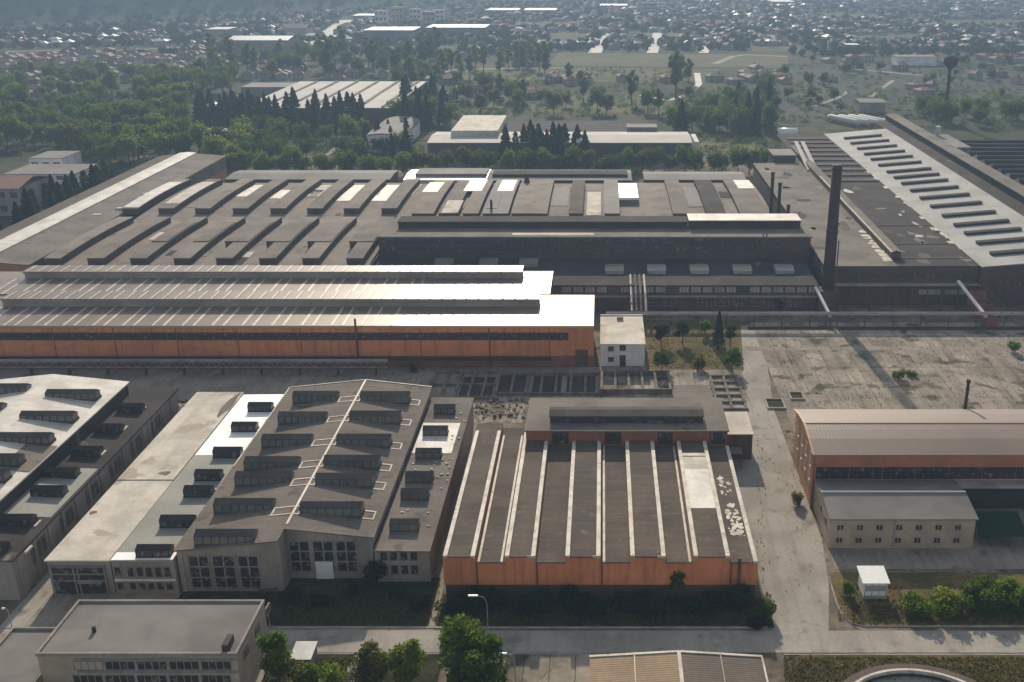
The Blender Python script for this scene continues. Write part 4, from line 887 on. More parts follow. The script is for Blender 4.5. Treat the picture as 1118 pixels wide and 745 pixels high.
h = thing('slotted_white_hall', 'broad pale-roofed hall with a ladder of seventeen dark roof slots', 'factory hall', (145, 470, 0))
wxl, wxr, wy0, wy1, wzl, wzr = 128.2, 163.5, 341.5, 612., 14.2, 17.2
def zw(x): return wzl + (wzr - wzl) * (x - wxl) / (wxr - wxl)
t = MB(); t.py([(wxl, 0), (wxr, 0), (wxr, wzr - .3), (wxl, wzl - .3)], wy0 + .4, wy1 - .5); t.build('wall', M['brick'], h)
t = MB(); t.py([(wxl - .4, wzl - .33), (wxr, wzr - .3), (wxr, wzr), (wxl - .4, wzl - .03)], wy0, wy1); t.build('roof', mat('shaded_white_roof', (.30, .30, .285), (.235, .23, .215), .06, .8, .25, .1, .6, spots=(.2, (.22, .20, .18), .66, .74)), h)  # white roof greyed in its colour to stand for cloud shadow
for v in (152, 157.6, 163.4, 169.4, 175.2, 181.7, 189, 195.2, 201.7, 209.5, 217.8, 227, 237.3, 247.4, 256.6, 267, 279):
    y = Y(v, 15); x0, x1 = 135.0, 155.5; t = MB()
    a0_, a1_ = zw(x0), zw(x1)
    t.solid([(x0, y, a0_ - .2), (x1, y, a1_ - .2), (x1, y + 2.6, a1_ - .2), (x0, y + 2.6, a0_ - .2)], [(x0, y, a0_ + .8), (x1, y, a1_ + .8), (x1, y + 2.6, a1_ + .8), (x0, y + 2.6, a0_ + .8)], 0)
    t.solid([(x0 - .2, y - .2, a0_ + .8), (x1 + .2, y - .2, a1_ + .8), (x1 + .2, y + 2.8, a1_ + .8), (x0 - .2, y + 2.8, a0_ + .8)], [(x0 - .2, y - .2, a0_ + .92), (x1 + .2, y - .2, a1_ + .92), (x1 + .2, y + 2.8, a1_ + .92), (x0 - .2, y + 2.8, a0_ + .92)], 1)
    t.build('roof_slot', [M['dark'], M['dark']], h)
t = MB(); rr2 = random.Random(2)
for k in range(22):
    y = 346 + rr2.random() ** 2 * 170; t.box(wxl - rr2.uniform(.4, 2.6), wxl - .42, y, y + rr2.uniform(1, 6), fz + .01, fz + rr2.uniform(.15, .6))
t.build('broken_edge', M['trim'], h)
for k in range(8): window(h, 131 + k * 4, 134 + k * 4, 5, 11.5, wy0 + .38, 3, 4, t=.08, fm='rust')
o = thing('ridge_hall', 'dark hall with a long raised ridge monitor beside the slotted white roof', 'factory hall', (172, 480, 0))
t = MB(); t.py([(wxr + .02, 0), (186, 0), (186, 15), (176, 17.3), (wxr + .02, 16.2)], 341.8, 640); t.build('wall', M['brick'], o)
t = MB(); t.py([(wxr + .02, 16.25), (170.4, 17.3), (170.4, 17.6), (wxr + .02, 16.55)], 341.4, 640); t.build('roof', M['feltdark'], o)
t = MB(); t.py([(170.5, 17), (177.2, 17), (177.2, 20.6), (170.5, 20.6)], 341.4, 642); t.build('ridge_monitor', M['dark'], o)
t = MB(); t.py([(170.1, 20.6), (177.6, 20.6), (177.6, 20.9), (173.8, 21.4), (170.1, 20.9)], 341, 642.4); t.build('monitor_roof', M['felt2'], o)
t = MB(); t.py([(177.3, 17.4), (186.2, 15.1), (186.2, 15.4), (177.3, 17.7)], 341.4, 640); t.build('roof', M['feltdark'], o)
o = thing('sawtooth_hall', 'dark sawtooth-roofed hall with pale glazed triangles at the far right', 'factory hall', (230, 480, 0))
t = MB(); t.box(186.5, 330, 345, 600, 0, 12); t.build('wall', M['brick'], o)
for k in range(21):
    y = 352 + k * 11.6
    b = MB(); b.px([(y, 11.9), (y + 11.4, 11.9), (y + 11.4, 12.2), (y + 1.2, 15.4), (y, 15.2)], 192, 330); b.build('sawtooth_bay', M['feltdark'], o)
    b = MB(); b.px([(y - .12, 12.2), (y + 10.8, 12.2), (y + 1.2, 15.5)], 191.3, 191.95); b.build('gable_end', M['steel' if k % 4 else 'trim'], o)
t = MB(); t.box(187, 196, 560, 602, 12.1, 15.6); t.build('end_block', M['greyroof'], o)
t = MB(); t.tube([(188.5, 596, 12), (188.5, 596, 21)], 1.3, 10); t.build('stack', M['oldtank'], o)

rp = random.Random(44)
for k in range(16):                                   # worn places and mends on the big roofs
    x, y = rp.uniform(77, 98), rp.uniform(350, 520); blob(x, y, 13.985, rp.uniform(.8, 4), rp.uniform(2, 9), 10, k, rp.uniform(-.2, .2)).build('roof_patch', M[('feltdark', 'striptop', 'felt')[k % 3]], f)
    x, y = rp.uniform(106, 126), rp.uniform(347, 470); blob(x, y, 13.965, rp.uniform(.6, 3), rp.uniform(1, 6), 9, 50 + k, rp.uniform(-.3, .3)).build('roof_patch', M[('felt2', 'felt', 'striptop', 'steel')[k % 4]], f)
for k in range(26):
    a_0, b_0 = ((YA, YM), (YM, YE))[k % 2]; y = rp.uniform(a_0 + 6, b_0 - 16); x = rp.uniform(-180, -92) if k % 3 else rp.uniform(-80, 62)
    if x > -85: a_0, b_0 = YM, YE; y = rp.uniform(a_0 + 12, b_0 - 20)
    sheet_on(x, x + rp.uniform(1.5, 6), a_0, b_0, y, y + rp.uniform(3, 14), ('striptop', 'felt', 'cream', 'greyroof', 'feltdark')[k % 5], .04 + .003 * k, 'roof_patch')

# ------------------------------------------------------------------ chimneys
o = thing('tall_chimney', 'tall thick brown steel chimney rising in front of the flat grey hall', 'chimney', (80.2, 338, 0))
chx = xat(902.5, 330, 338); zt = zat(180.5, 338)
t = MB(); t.tube([(chx, 338, 0), (chx, 338, zt)], 2.1, 20, r2=1.6); t.build('shaft', mat('dark_rusted_steel', (.055, .034, .028), (.038, .028, .025), .3, .85, .2, .2, 1.), o, True)
t = MB(); t.box(chx - 3.4, chx + 3.4, 335, 341, 0, 7.5); t.build('base', M['brick'], o)
for q in (.55, .97): t = MB(); t.tube([(chx, 338, zt * q), (chx, 338, zt * q + .5)], 2.1 - .5 * q + .15, 20); t.build('band', M['dark'], o)
t = MB(); t.box(chx + 1.9, chx + 2.3, 336.2, 336.4, 7, zt * .5); t.build('ladder', M['rust'], o)
for u, vb, vt, r, lab in ((841.5, 232, 189, .75, 'tallest and leftmost slim dark flue behind the dark central hall'), (849.5, 239, 200.5, .75, 'middle slim dark flue behind the dark central hall'), (860, 239, 224.5, .7, 'shortest slim dark flue at the edge of the grey roof')):
    yy = Y(vb, 14); x = X(u, vb, 14); z1 = zat(vt, yy)
    o = thing('slim_flue', lab, 'chimney', (x, yy, 0))
    t = MB(); t.tube([(x, yy, 0), (x, yy, z1)], r, 10, r2=r * .9); t.build('pipe', M['dark'], o)
    t = MB(); t.tube([(x, yy, z1 - .5), (x, yy, z1 + .3)], r * 1.15, 10); t.build('cap', M['dark'], o)

# ------------------------------------------------------------------ foundation walls and debris between the halls
o = thing('foundation_ruin', 'roofless grid of low concrete foundation walls between the halls', 'ruin', (-10, 245, 0))
for (u0, u1, v0, v1, nx, ny, hh) in ((466, 540, 436, 408, 5, 2, .7), (541, 655, 432, 410, 7, 1, .8), (657, 732, 430, 410, 5, 1, 1.4), (784, 815, 448, 412, 2, 5, .6)):
    x0, x1, y0, y1 = X(u0, v0), X(u1, v0), Y(v0), Y(v1); t = MB()
    for i in range(nx + 1): x = x0 + (x1 - x0) * i / nx; t.box(x - .35, x + .35, y0, y1, .03, hh)
    for j in range(ny + 1): y = y0 + (y1 - y0) * j / ny; t.box(x0 - .5, x1 + .5, y - .3, y + .3, .03, hh + .08)
    t.build('foundation_wall', M['oldconc'], o)
for (u0, u1, v0, v1) in ((540, 575, 431, 410), (580, 612, 431, 411), (618, 650, 431, 411), (500, 536, 434, 412)):
    rect('trench_floor', X(u0, v0), X(u1, v0), Y(v0), Y(v1), M['feltdark'], .07)
rect('pale_court', X(655, 432), X(818, 432), Y(437), Y(403), M['slab'], .075)
rect('pale_court', X(514, 452), X(572, 452), Y(462), Y(439), M['slab'], .075)
rect('trench_floor', X(733, 430), X(785, 430), Y(436), Y(421), M['felt2'], .11)
rr = random.Random(21); t = MB()
for k in range(260):
    u, v = rr.uniform(470, 580), rr.uniform(434, 458)
    x, y = W(u, v); q = rr.uniform(.2, .8); t.box(x, x + q, y, y + q * rr.uniform(.6, 2), .02, .1 + q * rr.random())
tag(t.build('rubble', M['oldconc']), kind='stuff')
for (u, v, w_, d_, lab) in ((848, 447, 5, 6, 'left of two square sunken pits by the side road'), (871, 437, 4, 4.5, 'right of two square sunken pits by the side road')):
    x, y = W(u, v); o = thing('sunken_pit', lab, 'pit', (x, y, 0))
    t = MB()
    for q in ((x - w_ / 2, x + w_ / 2, y - .2, y + .2), (x - w_ / 2, x + w_ / 2, y + d_ - .2, y + d_ + .2), (x - w_ / 2, x - w_ / 2 + .4, y + .201, y + d_ - .201), (x + w_ / 2 - .4, x + w_ / 2, y + .201, y + d_ - .201)): t.box(*q, .05, .55)
    t.build('curb', M['concrete'], o)
    t = MB(); t.box(x - w_ / 2 + .41, x + w_ / 2 - .41, y + .21, y + d_ - .21, .05, .14); t.build('pit_floor', M['weeds'], o)
t = MB()
for k in range(420):
    x, y = rr.uniform(-124, -84), rr.uniform(250.5, 262); q = rr.uniform(.2, .9); t.box(x, x + q, y, y + q * rr.uniform(.6, 2), .02, .15 + q * rr.random())
tag(t.build('rubble', M['rust']), kind='stuff')

# ------------------------------------------------------------------ beyond the works: halls, houses, tanks, tower
M['paleroof'] = mat('pale_worn_roof', (.36, .345, .31), (.28, .265, .235), .05, .8, .25, .12, .4)
M['oldwall'] = mat('old_house_wall', (.30, .28, .25), (.20, .19, .17), .02, .9, .15, .2, .2)
o, x0, x1, y0, y1, rz = longroof('broad pale-roofed factory hall among the dark trees', 262, 428, 89, 118, 11, 'paleroof', 'factory hall', gable=False, name='broad_far_hall')
for k in range(6):
    x = x0 + (x1 - x0) * (k + .9) / 6.3; t = MB(); t.box(x - 1.2, x + 1.2, y0 + 2, y1 - 2, 11.1, 11.75); t.build('roof_valley', M['felt2'], o)
t = MB(); t.box(x0 - 40, x0 + 8, y1 - 30, y1, 0, 10); t.build('side_wing', M['greyroof'], o)
o = thing('arched_hall', 'barrel-roofed hall between the dark conifers', 'hall', (-130, 650, 0))
ax0, ax1, ay0, ay1 = X(398, 150, 8), X(440, 150, 8), Y(152, 8), Y(131, 9)
t = MB(); t.py([(ax0, 0), (ax1, 0), (ax1, 7.5)] + [((ax0 + ax1) / 2 + (ax1 - ax0) / 2 * math.cos(math.pi * k / 8), 7.5 + 3.2 * math.sin(math.pi * k / 8)) for k in range(1, 8)] + [(ax0, 7.5)], ay0, ay1); t.build('wall', M['whitewall'], o)
t = MB(); c0 = (ax0 + ax1) / 2; hw = (ax1 - ax0) / 2 + .3
pr = [(c0 + hw * math.cos(math.pi * k / 10), 7.6 + 3.5 * math.sin(math.pi * k / 10)) for k in range(11)]
t.py(pr + [(x, z + .3) for x, z in pr[::-1]], ay0 - .5, ay1 + .5); t.build('roof', M['greyroof'], o)
o, x0, x1, y0, y1, rz = longroof('long pale-roofed hall behind the dark cypresses', 466, 756, 144, 156, 11, 'paleroof', 'factory hall', name='long_far_hall')
t = MB(); t.box(X(490, 150, 13), X(542, 150, 13), Y(147, 13), Y(128, 14), 11.2, 15.2); t.build('raised_roof', M['cream'], o)
t = MB(); t.box(X(545, 140, 11), X(700, 140, 11), y1 + 1, Y(131, 11), 0, 10.5); t.build('rear_block', M['feltdark'], o)
t = MB(); t.box(X(684, 140, 12), X(717, 140, 12), y1 + 1.2, Y(138, 12), 10.5, 13.5); t.build('rear_loft', M['greyroof'], o)
t = MB(); t.box(X(755, 150, 8), X(760, 150, 8), Y(168, 2), y1 + 4, 0, 9); t.build('end_wall', M['whitewall'], o)
def block(name, label, u0, u1, vb, vt, dep, rm, wm, cat='building', floors=0, gable=0.):
    yy = Y(vb); x0, x1 = X(u0, vb), X(u1, vb); zt = zat(vt, yy); o = thing(name, label, cat, ((x0 + x1) / 2, yy, 0))
    t = MB(); t.box(x0, x1, yy, yy + dep, 0, zt - .3); t.build('wall', M[wm], o)
    t = MB()
    if gable: t.px([(yy - .5, zt - .3), (yy + dep / 2, zt + gable - .3), (yy + dep + .5, zt - .3), (yy + dep + .5, zt), (yy + dep / 2, zt + gable), (yy - .5, zt)], x0 - .4, x1 + .4)
    else: t.box(x0 - .3, x1 + .3, yy - .3, yy + dep + .3, zt - .3, zt)
    t.build('roof', M[rm], o)
    for f_ in range(floors):
        z0 = zt * (f_ + .32) / floors; n_ = max(2, int((x1 - x0) / 5))
        for k in range(n_): xa = x0 + (x1 - x0) * (k + .2) / n_; window(o, xa, xa + (x1 - x0) * .6 / n_, z0, z0 + zt * .42 / floors, yy, 2, 1, t=.07)
    return o, x0, x1, yy, zt
block('flat_office', 'pale modern office with stacked flat roofs left of the long halls', 8, 84, 208, 190, 26, 'greyroof', 'whitewall', floors=2)
block('flat_office', 'upper pale flat-roofed office block among the trees at the left', 34, 70, 190, 173, 22, 'greyroof', 'whitewall', floors=1)
block('tiled_house', 'red-roofed house at the left edge beside the conifers', -40, 26, 236, 206, 28, 'tile', 'render', 'house', floors=2, gable=3)
block('white_block', 'white block standing among dark trees at upper left', 218, 236, 134, 115, 16, 'farwhite', 'whitewall', floors=2)
block('low_hall', 'white vaulted low hall behind the left end of the curved roofs', 222, 256, 162, 147, 22, 'farwhite', 'whitewall', gable=2)
block('far_warehouse', 'long white-roofed warehouse at the edge of the town', 466, 530, 42, 30, 60, 'farwhite', 'greyroof', 'warehouse')
block('far_warehouse', 'grey warehouse with pale roof left of the long white one', 398, 452, 48, 33, 60, 'farwhite', 'greyroof', 'warehouse')
block('far_warehouse', 'sawtooth white-roofed shed beyond the poplars at upper left', 250, 316, 62, 44, 50, 'farwhite', 'render', 'warehouse', gable=3)
block('far_warehouse', 'low white warehouse far off left of the apartment blocks', 385, 412, 22, 17, 50, 'farwhite', 'render', 'warehouse')
block('far_warehouse', 'leftmost of two thin white roofs at the top of the picture', 532, 566, 16, 11, 60, 'farwhite', 'render', 'warehouse')
block('far_warehouse', 'right one of two thin white roofs at the top of the picture', 572, 607, 16, 11, 60, 'farwhite', 'render', 'warehouse')
block('far_warehouse', 'white roofed warehouse in the town, top centre', 655, 685, 10, 6, 60, 'farwhite', 'render', 'warehouse')
block('far_warehouse', 'white roofed works at the top right of the town', 843, 868, 7, 2, 80, 'farwhite', 'render', 'warehouse')
block('far_warehouse', 'small white shed beside the first field road', 614, 634, 52, 47, 20, 'farwhite', 'whitewall', 'warehouse')
block('far_warehouse', 'pale warehouse with grey side above the left forest', 226, 250, 44, 32, 40, 'farwhite', 'render', 'warehouse')
block('far_warehouse', 'brown gabled barn in the haze left of the diagonal road', 312, 336, 42, 31, 30, 'greyroof', 'beige', 'warehouse', gable=5)
block('far_warehouse', 'small white-roofed shed near the end of the rail yard', 924, 938, 58, 49, 20, 'farwhite', 'tile', 'warehouse')
block('far_warehouse', 'long grey rail shed on the right', 978, 1022, 72, 62, 20, 'greyroof', 'whitewall', 'warehouse')
block('low_hall', 'open grey depot building at the end of the tracks', 938, 966, 124, 112, 20, 'greyroof', 'render', gable=1)
for k, (u, v, t_) in enumerate(((410, 30, 12), (428, 28, 8), (447, 27, 10), (462, 30, 13), (472, 26, 11), (700, 16, 3), (712, 14, 3))):
    block('apartment_block', ['cream apartment block with ribbon of windows, leftmost of the far cluster', 'pale apartment block, second from the left in the far cluster', 'white apartment block in the middle of the far cluster', 'beige apartment block right of the middle of the far cluster', 'rightmost pale block of the left far cluster', 'wide pale apartment block at the top centre', 'narrow pale apartment block right of the wide one at the top'][k], u, u + (13 if k < 5 else 16), v, t_, 16, 'greyroof', 'beige' if k % 2 else 'whitewall', 'apartment block', floors=3)
for k in range(4):
    u = 938 + k * 11.5; x, y = W(u, 136, 2); o = thing('storage_tank', 'one of four white lying storage tanks at the end of the slotted hall', 'tank', (x, y, 0), 'white storage tanks in a row')
    t = MB(); t.tube([(x, y, 3.), (x - 1.5, y + 1, 3.), (x - 14, y + 26, 3.), (x - 15, y + 27.5, 2.6)], 2.1, 14); t.build('shell', M['oldtank'], o, True)
    for q in (.2, .8): t = MB(); xx_, yy_ = x - 15 * q, y + 27.5 * q; t.box(xx_ - 1.5, xx_ + 1.5, yy_ - .6, yy_ + .6, 0, 1.2); t.build('saddle', M['concrete'], o)
x, y = W(860, 146, 3); o = thing('storage_tank', 'single white cylindrical tank beside the back of the grey hall', 'tank', (x, y, 0))
t = MB(); t.tube([(x - 6, y, 3.4), (x + 6, y, 3.4)], 3.2, 16); t.build('shell', M['tank'], o, True)
for q in (-3.5, 3.5): t = MB(); t.box(x + q - .5, x + q + .5, y - 2, y + 2, 0, 1.2); t.build('saddle', M['concrete'], o)
x, y = W(1031, 132); o = thing('water_tower', 'slender water tower with dark bulb head over the rail yard', 'water tower', (x, y, 0)); zt = zat(60, y)
t = MB(); t.tube([(x, y, 0), (x, y, zt - 9)], 1.5, 10, r2=1.1); t.build('shaft', M['dark'], o)
b = MB(); pr = [(0, 1.1), (1.5, 2.4), (4, 4.6), (6.5, 5), (8.5, 4.2), (9.5, 2)]
for (z0, r0), (z1, r1) in zip(pr, pr[1:]): b.tube([(x, y, zt - 10 + z0), (x, y, zt - 10 + z1)], r0, 14, r2=r1)
b.build('tank_head', M['dark'], o)
for (u, v, hh, lab) in ((903, 60, 16, 'pale mast rising from the right of the town'),):
    x, y = W(u, v); o = thing('mast', lab, 'mast', (x, y, 0)); t = MB(); t.tube([(x, y, 0), (x, y, hh)], .7, 6); t.build('pole', M['tank'], o)

# ------------------------------------------------------------------ the town: small houses, the nearest ones one by one
def house_mesh(b, x, y, a, w_, d_, h_, rf, mw, mr, z=0.):
    ca, sa = math.cos(a), math.sin(a); T = lambda p, q, zz: (x + p * ca - q * sa, y + p * sa + q * ca, z + zz)
    w2, d2 = w_ / 2, d_ / 2
    b.solid([T(-w2, -d2, 0), T(w2, -d2, 0), T(w2, d2, 0), T(-w2, d2, 0)], [T(-w2, -d2, h_), T(w2, -d2, h_), T(w2, d2, h_), T(-w2, d2, h_)], mw)
    e = .5; r = w2 * .45
    A = [T(-w2 - e, -d2 - e, h_), T(w2 + e, -d2 - e, h_), T(w2 + e, d2 + e, h_), T(-w2 - e, d2 + e, h_)]; P, Q = T(-r, 0, h_ + rf), T(r, 0, h_ + rf)
    for f_ in ((A[0], A[1], Q, P), (A[2], A[3], P, Q), (A[1], A[2], Q), (A[3], A[0], P)): b.poly(f_, mr)
    return b
protos = []
for k, (wm, rm, lab) in enumerate((('oldwall', 'tile', 'small pale house with a red tiled hip roof in the far town'), ('render', 'tile2', 'small beige house with a brown hip roof in the far town'), ('oldwall', 'greyroof', 'small pale house with a grey roof in the far town'), ('render', 'tile', 'small grey house with a red roof in the far town'))):
    b = MB(); house_mesh(b, 0, 0, 0, 11, 9, 5.5, 2.6, 0, 1)
    for sy in (-1,):
        for q in (-3.6, 0, 3.6):
            for zz in (1., 3.7): b.box(q - .7, q + .7, -4.56, -4.5, zz, zz + 1.2, 2)
    b.box(2.4, 3.2, -.4, .4, 6, 8.8, 3)
    ho_ = b.build('town_house', [M[wm], M[rm], M['glass'], M['brick']]); protos.append((ho_, lab))
rh = random.Random(31)
ROADS = (((342, 50), (380, 22), 8), ((649, 58), (665, 33), 5), ((712, 58), (718, 36), 4), ((768, 58), (772, 42), 4), ((700, 104), (763, 92), 6), ((763, 92), (761, 80), 5), ((780, 70), (860, 62), 4), ((840, 38), (862, 49), 4), ((466, 86), (620, 74), 4), ((0, 57), (200, 53), 3))
def on_road(u, v):
    for (a, b_), (c_, d_), w_ in ROADS:
        t = max(0, min(1, ((u - a) * (c_ - a) + (v - b_) * (d_ - b_)) / ((c_ - a) ** 2 + (d_ - b_) ** 2)))
        if abs(u - a - t * (c_ - a)) + 1.6 * abs(v - b_ - t * (d_ - b_)) < w_ + 2: return True
    return False
def dens(u, v):
    """how built-up the land is where the photo point falls"""
    if on_road(u, v) or any(a < u < b_ and c_ < v < d_ + 1 for a, b_, c_, d_ in PLOTS): return 0
    if 592 < u < 868 and 55 < v < 96: return .10 if (u > 700 and 80 < v) or 85 < v else 0
    if 868 <= u and 64 < v < 140: return .5 if u > 990 and v < 70 else (.03 if v < 125 else 0)
    if u < 70 and 62 < v < 108: return 1.0
    if 60 <= u < 330 and 56 < v < 88: return .55
    if u < 330 and 40 < v <= 56: return .6
    if u < 220 and v <= 40: return .15 if v > 28 else 0
    if u < 300 and v < 24: return 0
    if 330 <= u < 590 and 42 < v < 110: return .05 if v > 56 else .3
    if v <= 56: return .85 if u < 860 else .6
    return 0
cand = []
while len(cand) < 5200:
    u, v = rh.uniform(-40, 1158), -3 + 112 * rh.random() ** 1.25
    if rh.random() > dens(u, v): continue
    x, y = W(u, v); a = .25 * math.sin(x * .0013) + .3 + (math.pi / 2 if rh.random() < .3 else 0) + rh.uniform(-.1, .1)
    gx, gy = round(x / 15) * 15 + rh.uniform(-3, 3), round(y / 19) * 19 + rh.uniform(-4, 4)
    cand.append((gx, gy, a, rh.uniform(.7, 1.35), rh.uniform(.7, 1.1)))
seen = set(); uniq = []
for c_ in sorted(cand, key=lambda q: q[1]):
    key = (round(c_[0] / 15), round(c_[1] / 19))
    if key in seen: continue
    seen.add(key)
    if (key[0] + 3 * round(key[1] / 9)) % 6 == 0 or key[1] % 5 == 0: continue       # streets between the blocks
    uniq.append(c_)
for k, (x, y, a, s_, sz) in enumerate(uniq[:290]):
    q, lab = protos[k % 4]; hobj = q if k < 4 else q.copy()
    if k >= 4: C.objects.link(hobj)
    hobj.location = (x, y, 0); hobj.rotation_euler = (0, 0, a); hobj.scale = (s_, s_, sz); tag(hobj, lab, 'house', 'houses of the far town')
b = MB()
for x, y, a, s_, sz in uniq[290:]: house_mesh(b, x, y, a, 11 * s_, 9 * s_, 5.5 * sz, 2.6, rh.choice((0, 1, 1)), rh.choice((2, 2, 2, 3, 3, 4, 4, 4, 5)))
tag(b.build('distant_houses', [M['oldwall'], M['render'], M['tile'], M['tile2'], M['greyroof'], M['farwhite']]), kind='stuff')

# ------------------------------------------------------------------ trees and plants
def rnd_dir(r):
    while True:
        v = Vector((r.uniform(-1, 1), r.uniform(-1, 1), r.uniform(-1, 1)))
        if .05 < v.length < 1: return v.normalized()
def leaf(b, p, s_, r, up=0.):
    n_ = (rnd_dir(r) + Vector((0, 0, up))).normalized(); a = n_.orthogonal().normalized(); q = Matrix.Rotation(r.uniform(0, 6.28), 3, n_); a = q @ a; c_ = n_.cross(a)
    k = r.uniform(.6, 1.2) * s_
    b.poly([p + a * k, p + c_ * k * .55 + n_ * k * .12, p - a * k * .9, p - c_ * k * .6 - n_ * k * .1])
def crown_broad(r, h, rad, n, ls, nc=9, low=.28):
    """clumps of leaves around limb ends; gaps stay between the clumps"""
    b = MB(); cl = []
    for k in range(nc):
        a = 2.4 * k + r.uniform(-.5, .5); q = r.uniform(.25, .75) * rad; zz = h * (low + .12 + (1 - low - .22) * ((k + .5) / nc) + r.uniform(-.06, .06))
        shrink = 1 - .45 * abs((zz / h - .58) / .42) ** 2
        cl.append((Vector((math.cos(a) * q * shrink, math.sin(a) * q * shrink, zz)), rad * r.uniform(.36, .56) * (.7 + .3 * shrink)))
    for k in range(n):
        c_, cr_ = r.choice(cl); d = rnd_dir(r); d.z *= .85
        leaf(b, c_ + d * cr_ * (r.random() ** .33) * r.uniform(.78, 1.22), ls * r.uniform(.6, 1.2), r, .7)
    return b, cl
def trunk(cl, h, r0, low):
    b = MB(); b.tube([(0, 0, 0), (.04 * h, 0, h * low), (0, .02 * h, h * .75)], r0, 7, r2=r0 * .3)
    for c_, q in cl[:6]: b.tube([(.02 * h, 0, h * (low + .06)), tuple(c_ * .5 + Vector((0, 0, h * .22))), tuple(c_)], r0 * .4, 5, r2=r0 * .1)
    return b
def crown_cone(r, h, rad, n, ls, pw=1.):
    b = MB(); a0 = r.uniform(0, 6)
    for k in range(n):
        t = r.random() ** .75; z = h * (.06 + .94 * t); q = rad * (1 - t) ** (pw * .8) * (.8 + .2 * math.sin(z * 3.5 + a0)) * r.uniform(.45, 1.15) + .05; a = r.uniform(0, 6.283)
        leaf(b, Vector((math.cos(a) * q, math.sin(a) * q, z - q * .25)), ls * (.6 + .5 * (1 - t)), r, .2)
    return b
def crown_bush(r, h, rad, n, ls):
    b = MB(); cl = [(Vector((r.uniform(-.6, .6) * rad, r.uniform(-.6, .6) * rad, h * r.uniform(.3, .65))), rad * r.uniform(.35, .6)) for _ in range(6)]
    for k in range(n):
        c_, q = r.choice(cl); d = rnd_dir(r); p = c_ + Vector((d.x * q, d.y * q, d.z * h * .35)) * r.random() ** .4
        p.z = max(.05, p.z); leaf(b, p, ls, r, .4)
    return b
def make_tree(name, label, cat, seed, h, rad, n, ls, lm, kind='broad', group=None, nc=9, low=.28, r0=None):
    r = random.Random(seed); root = thing(name, label, cat, (0, 0, 0), group)
    if kind == 'broad': b, cl = crown_broad(r, h, rad, n, ls, nc, low); tb = trunk(cl, h, r0 or h * .028, low)
    elif kind == 'cone': b = crown_cone(r, h, rad, n, ls); tb = MB().tube([(0, 0, 0), (0, 0, h * .85)], h * .02, 6, r2=.04)
    elif kind == 'column': b = crown_cone(r, h, rad, n, ls, .45); tb = MB().tube([(0, 0, 0), (0, 0, h * .85)], h * .02, 6, r2=.04)
    else:
        b = crown_bush(r, h, rad, n, ls); tb = MB()
        for k in range(4): a = 1.57 * k; tb.tube([(0, 0, 0), (math.cos(a) * rad * .4, math.sin(a) * rad * .4, h * .55)], .06, 5)
    tb.build('trunk' if kind != 'bush' else 'stems', M['bark'], root); b.build('crown' if kind != 'bush' else 'foliage', M[lm], root)
    return root
def put(root, x, y, a=0., s_=1., sz=None, label=None, group=None, first=False):
    o = root if first else copy_tree(root)
    o.location = (x, y, 0); o.rotation_euler = (0, 0, a); o.scale = (s_, s_, sz or s_)
    if label: o['label'] = label
    if group: o['group'] = group
    return o
rt = random.Random(77)
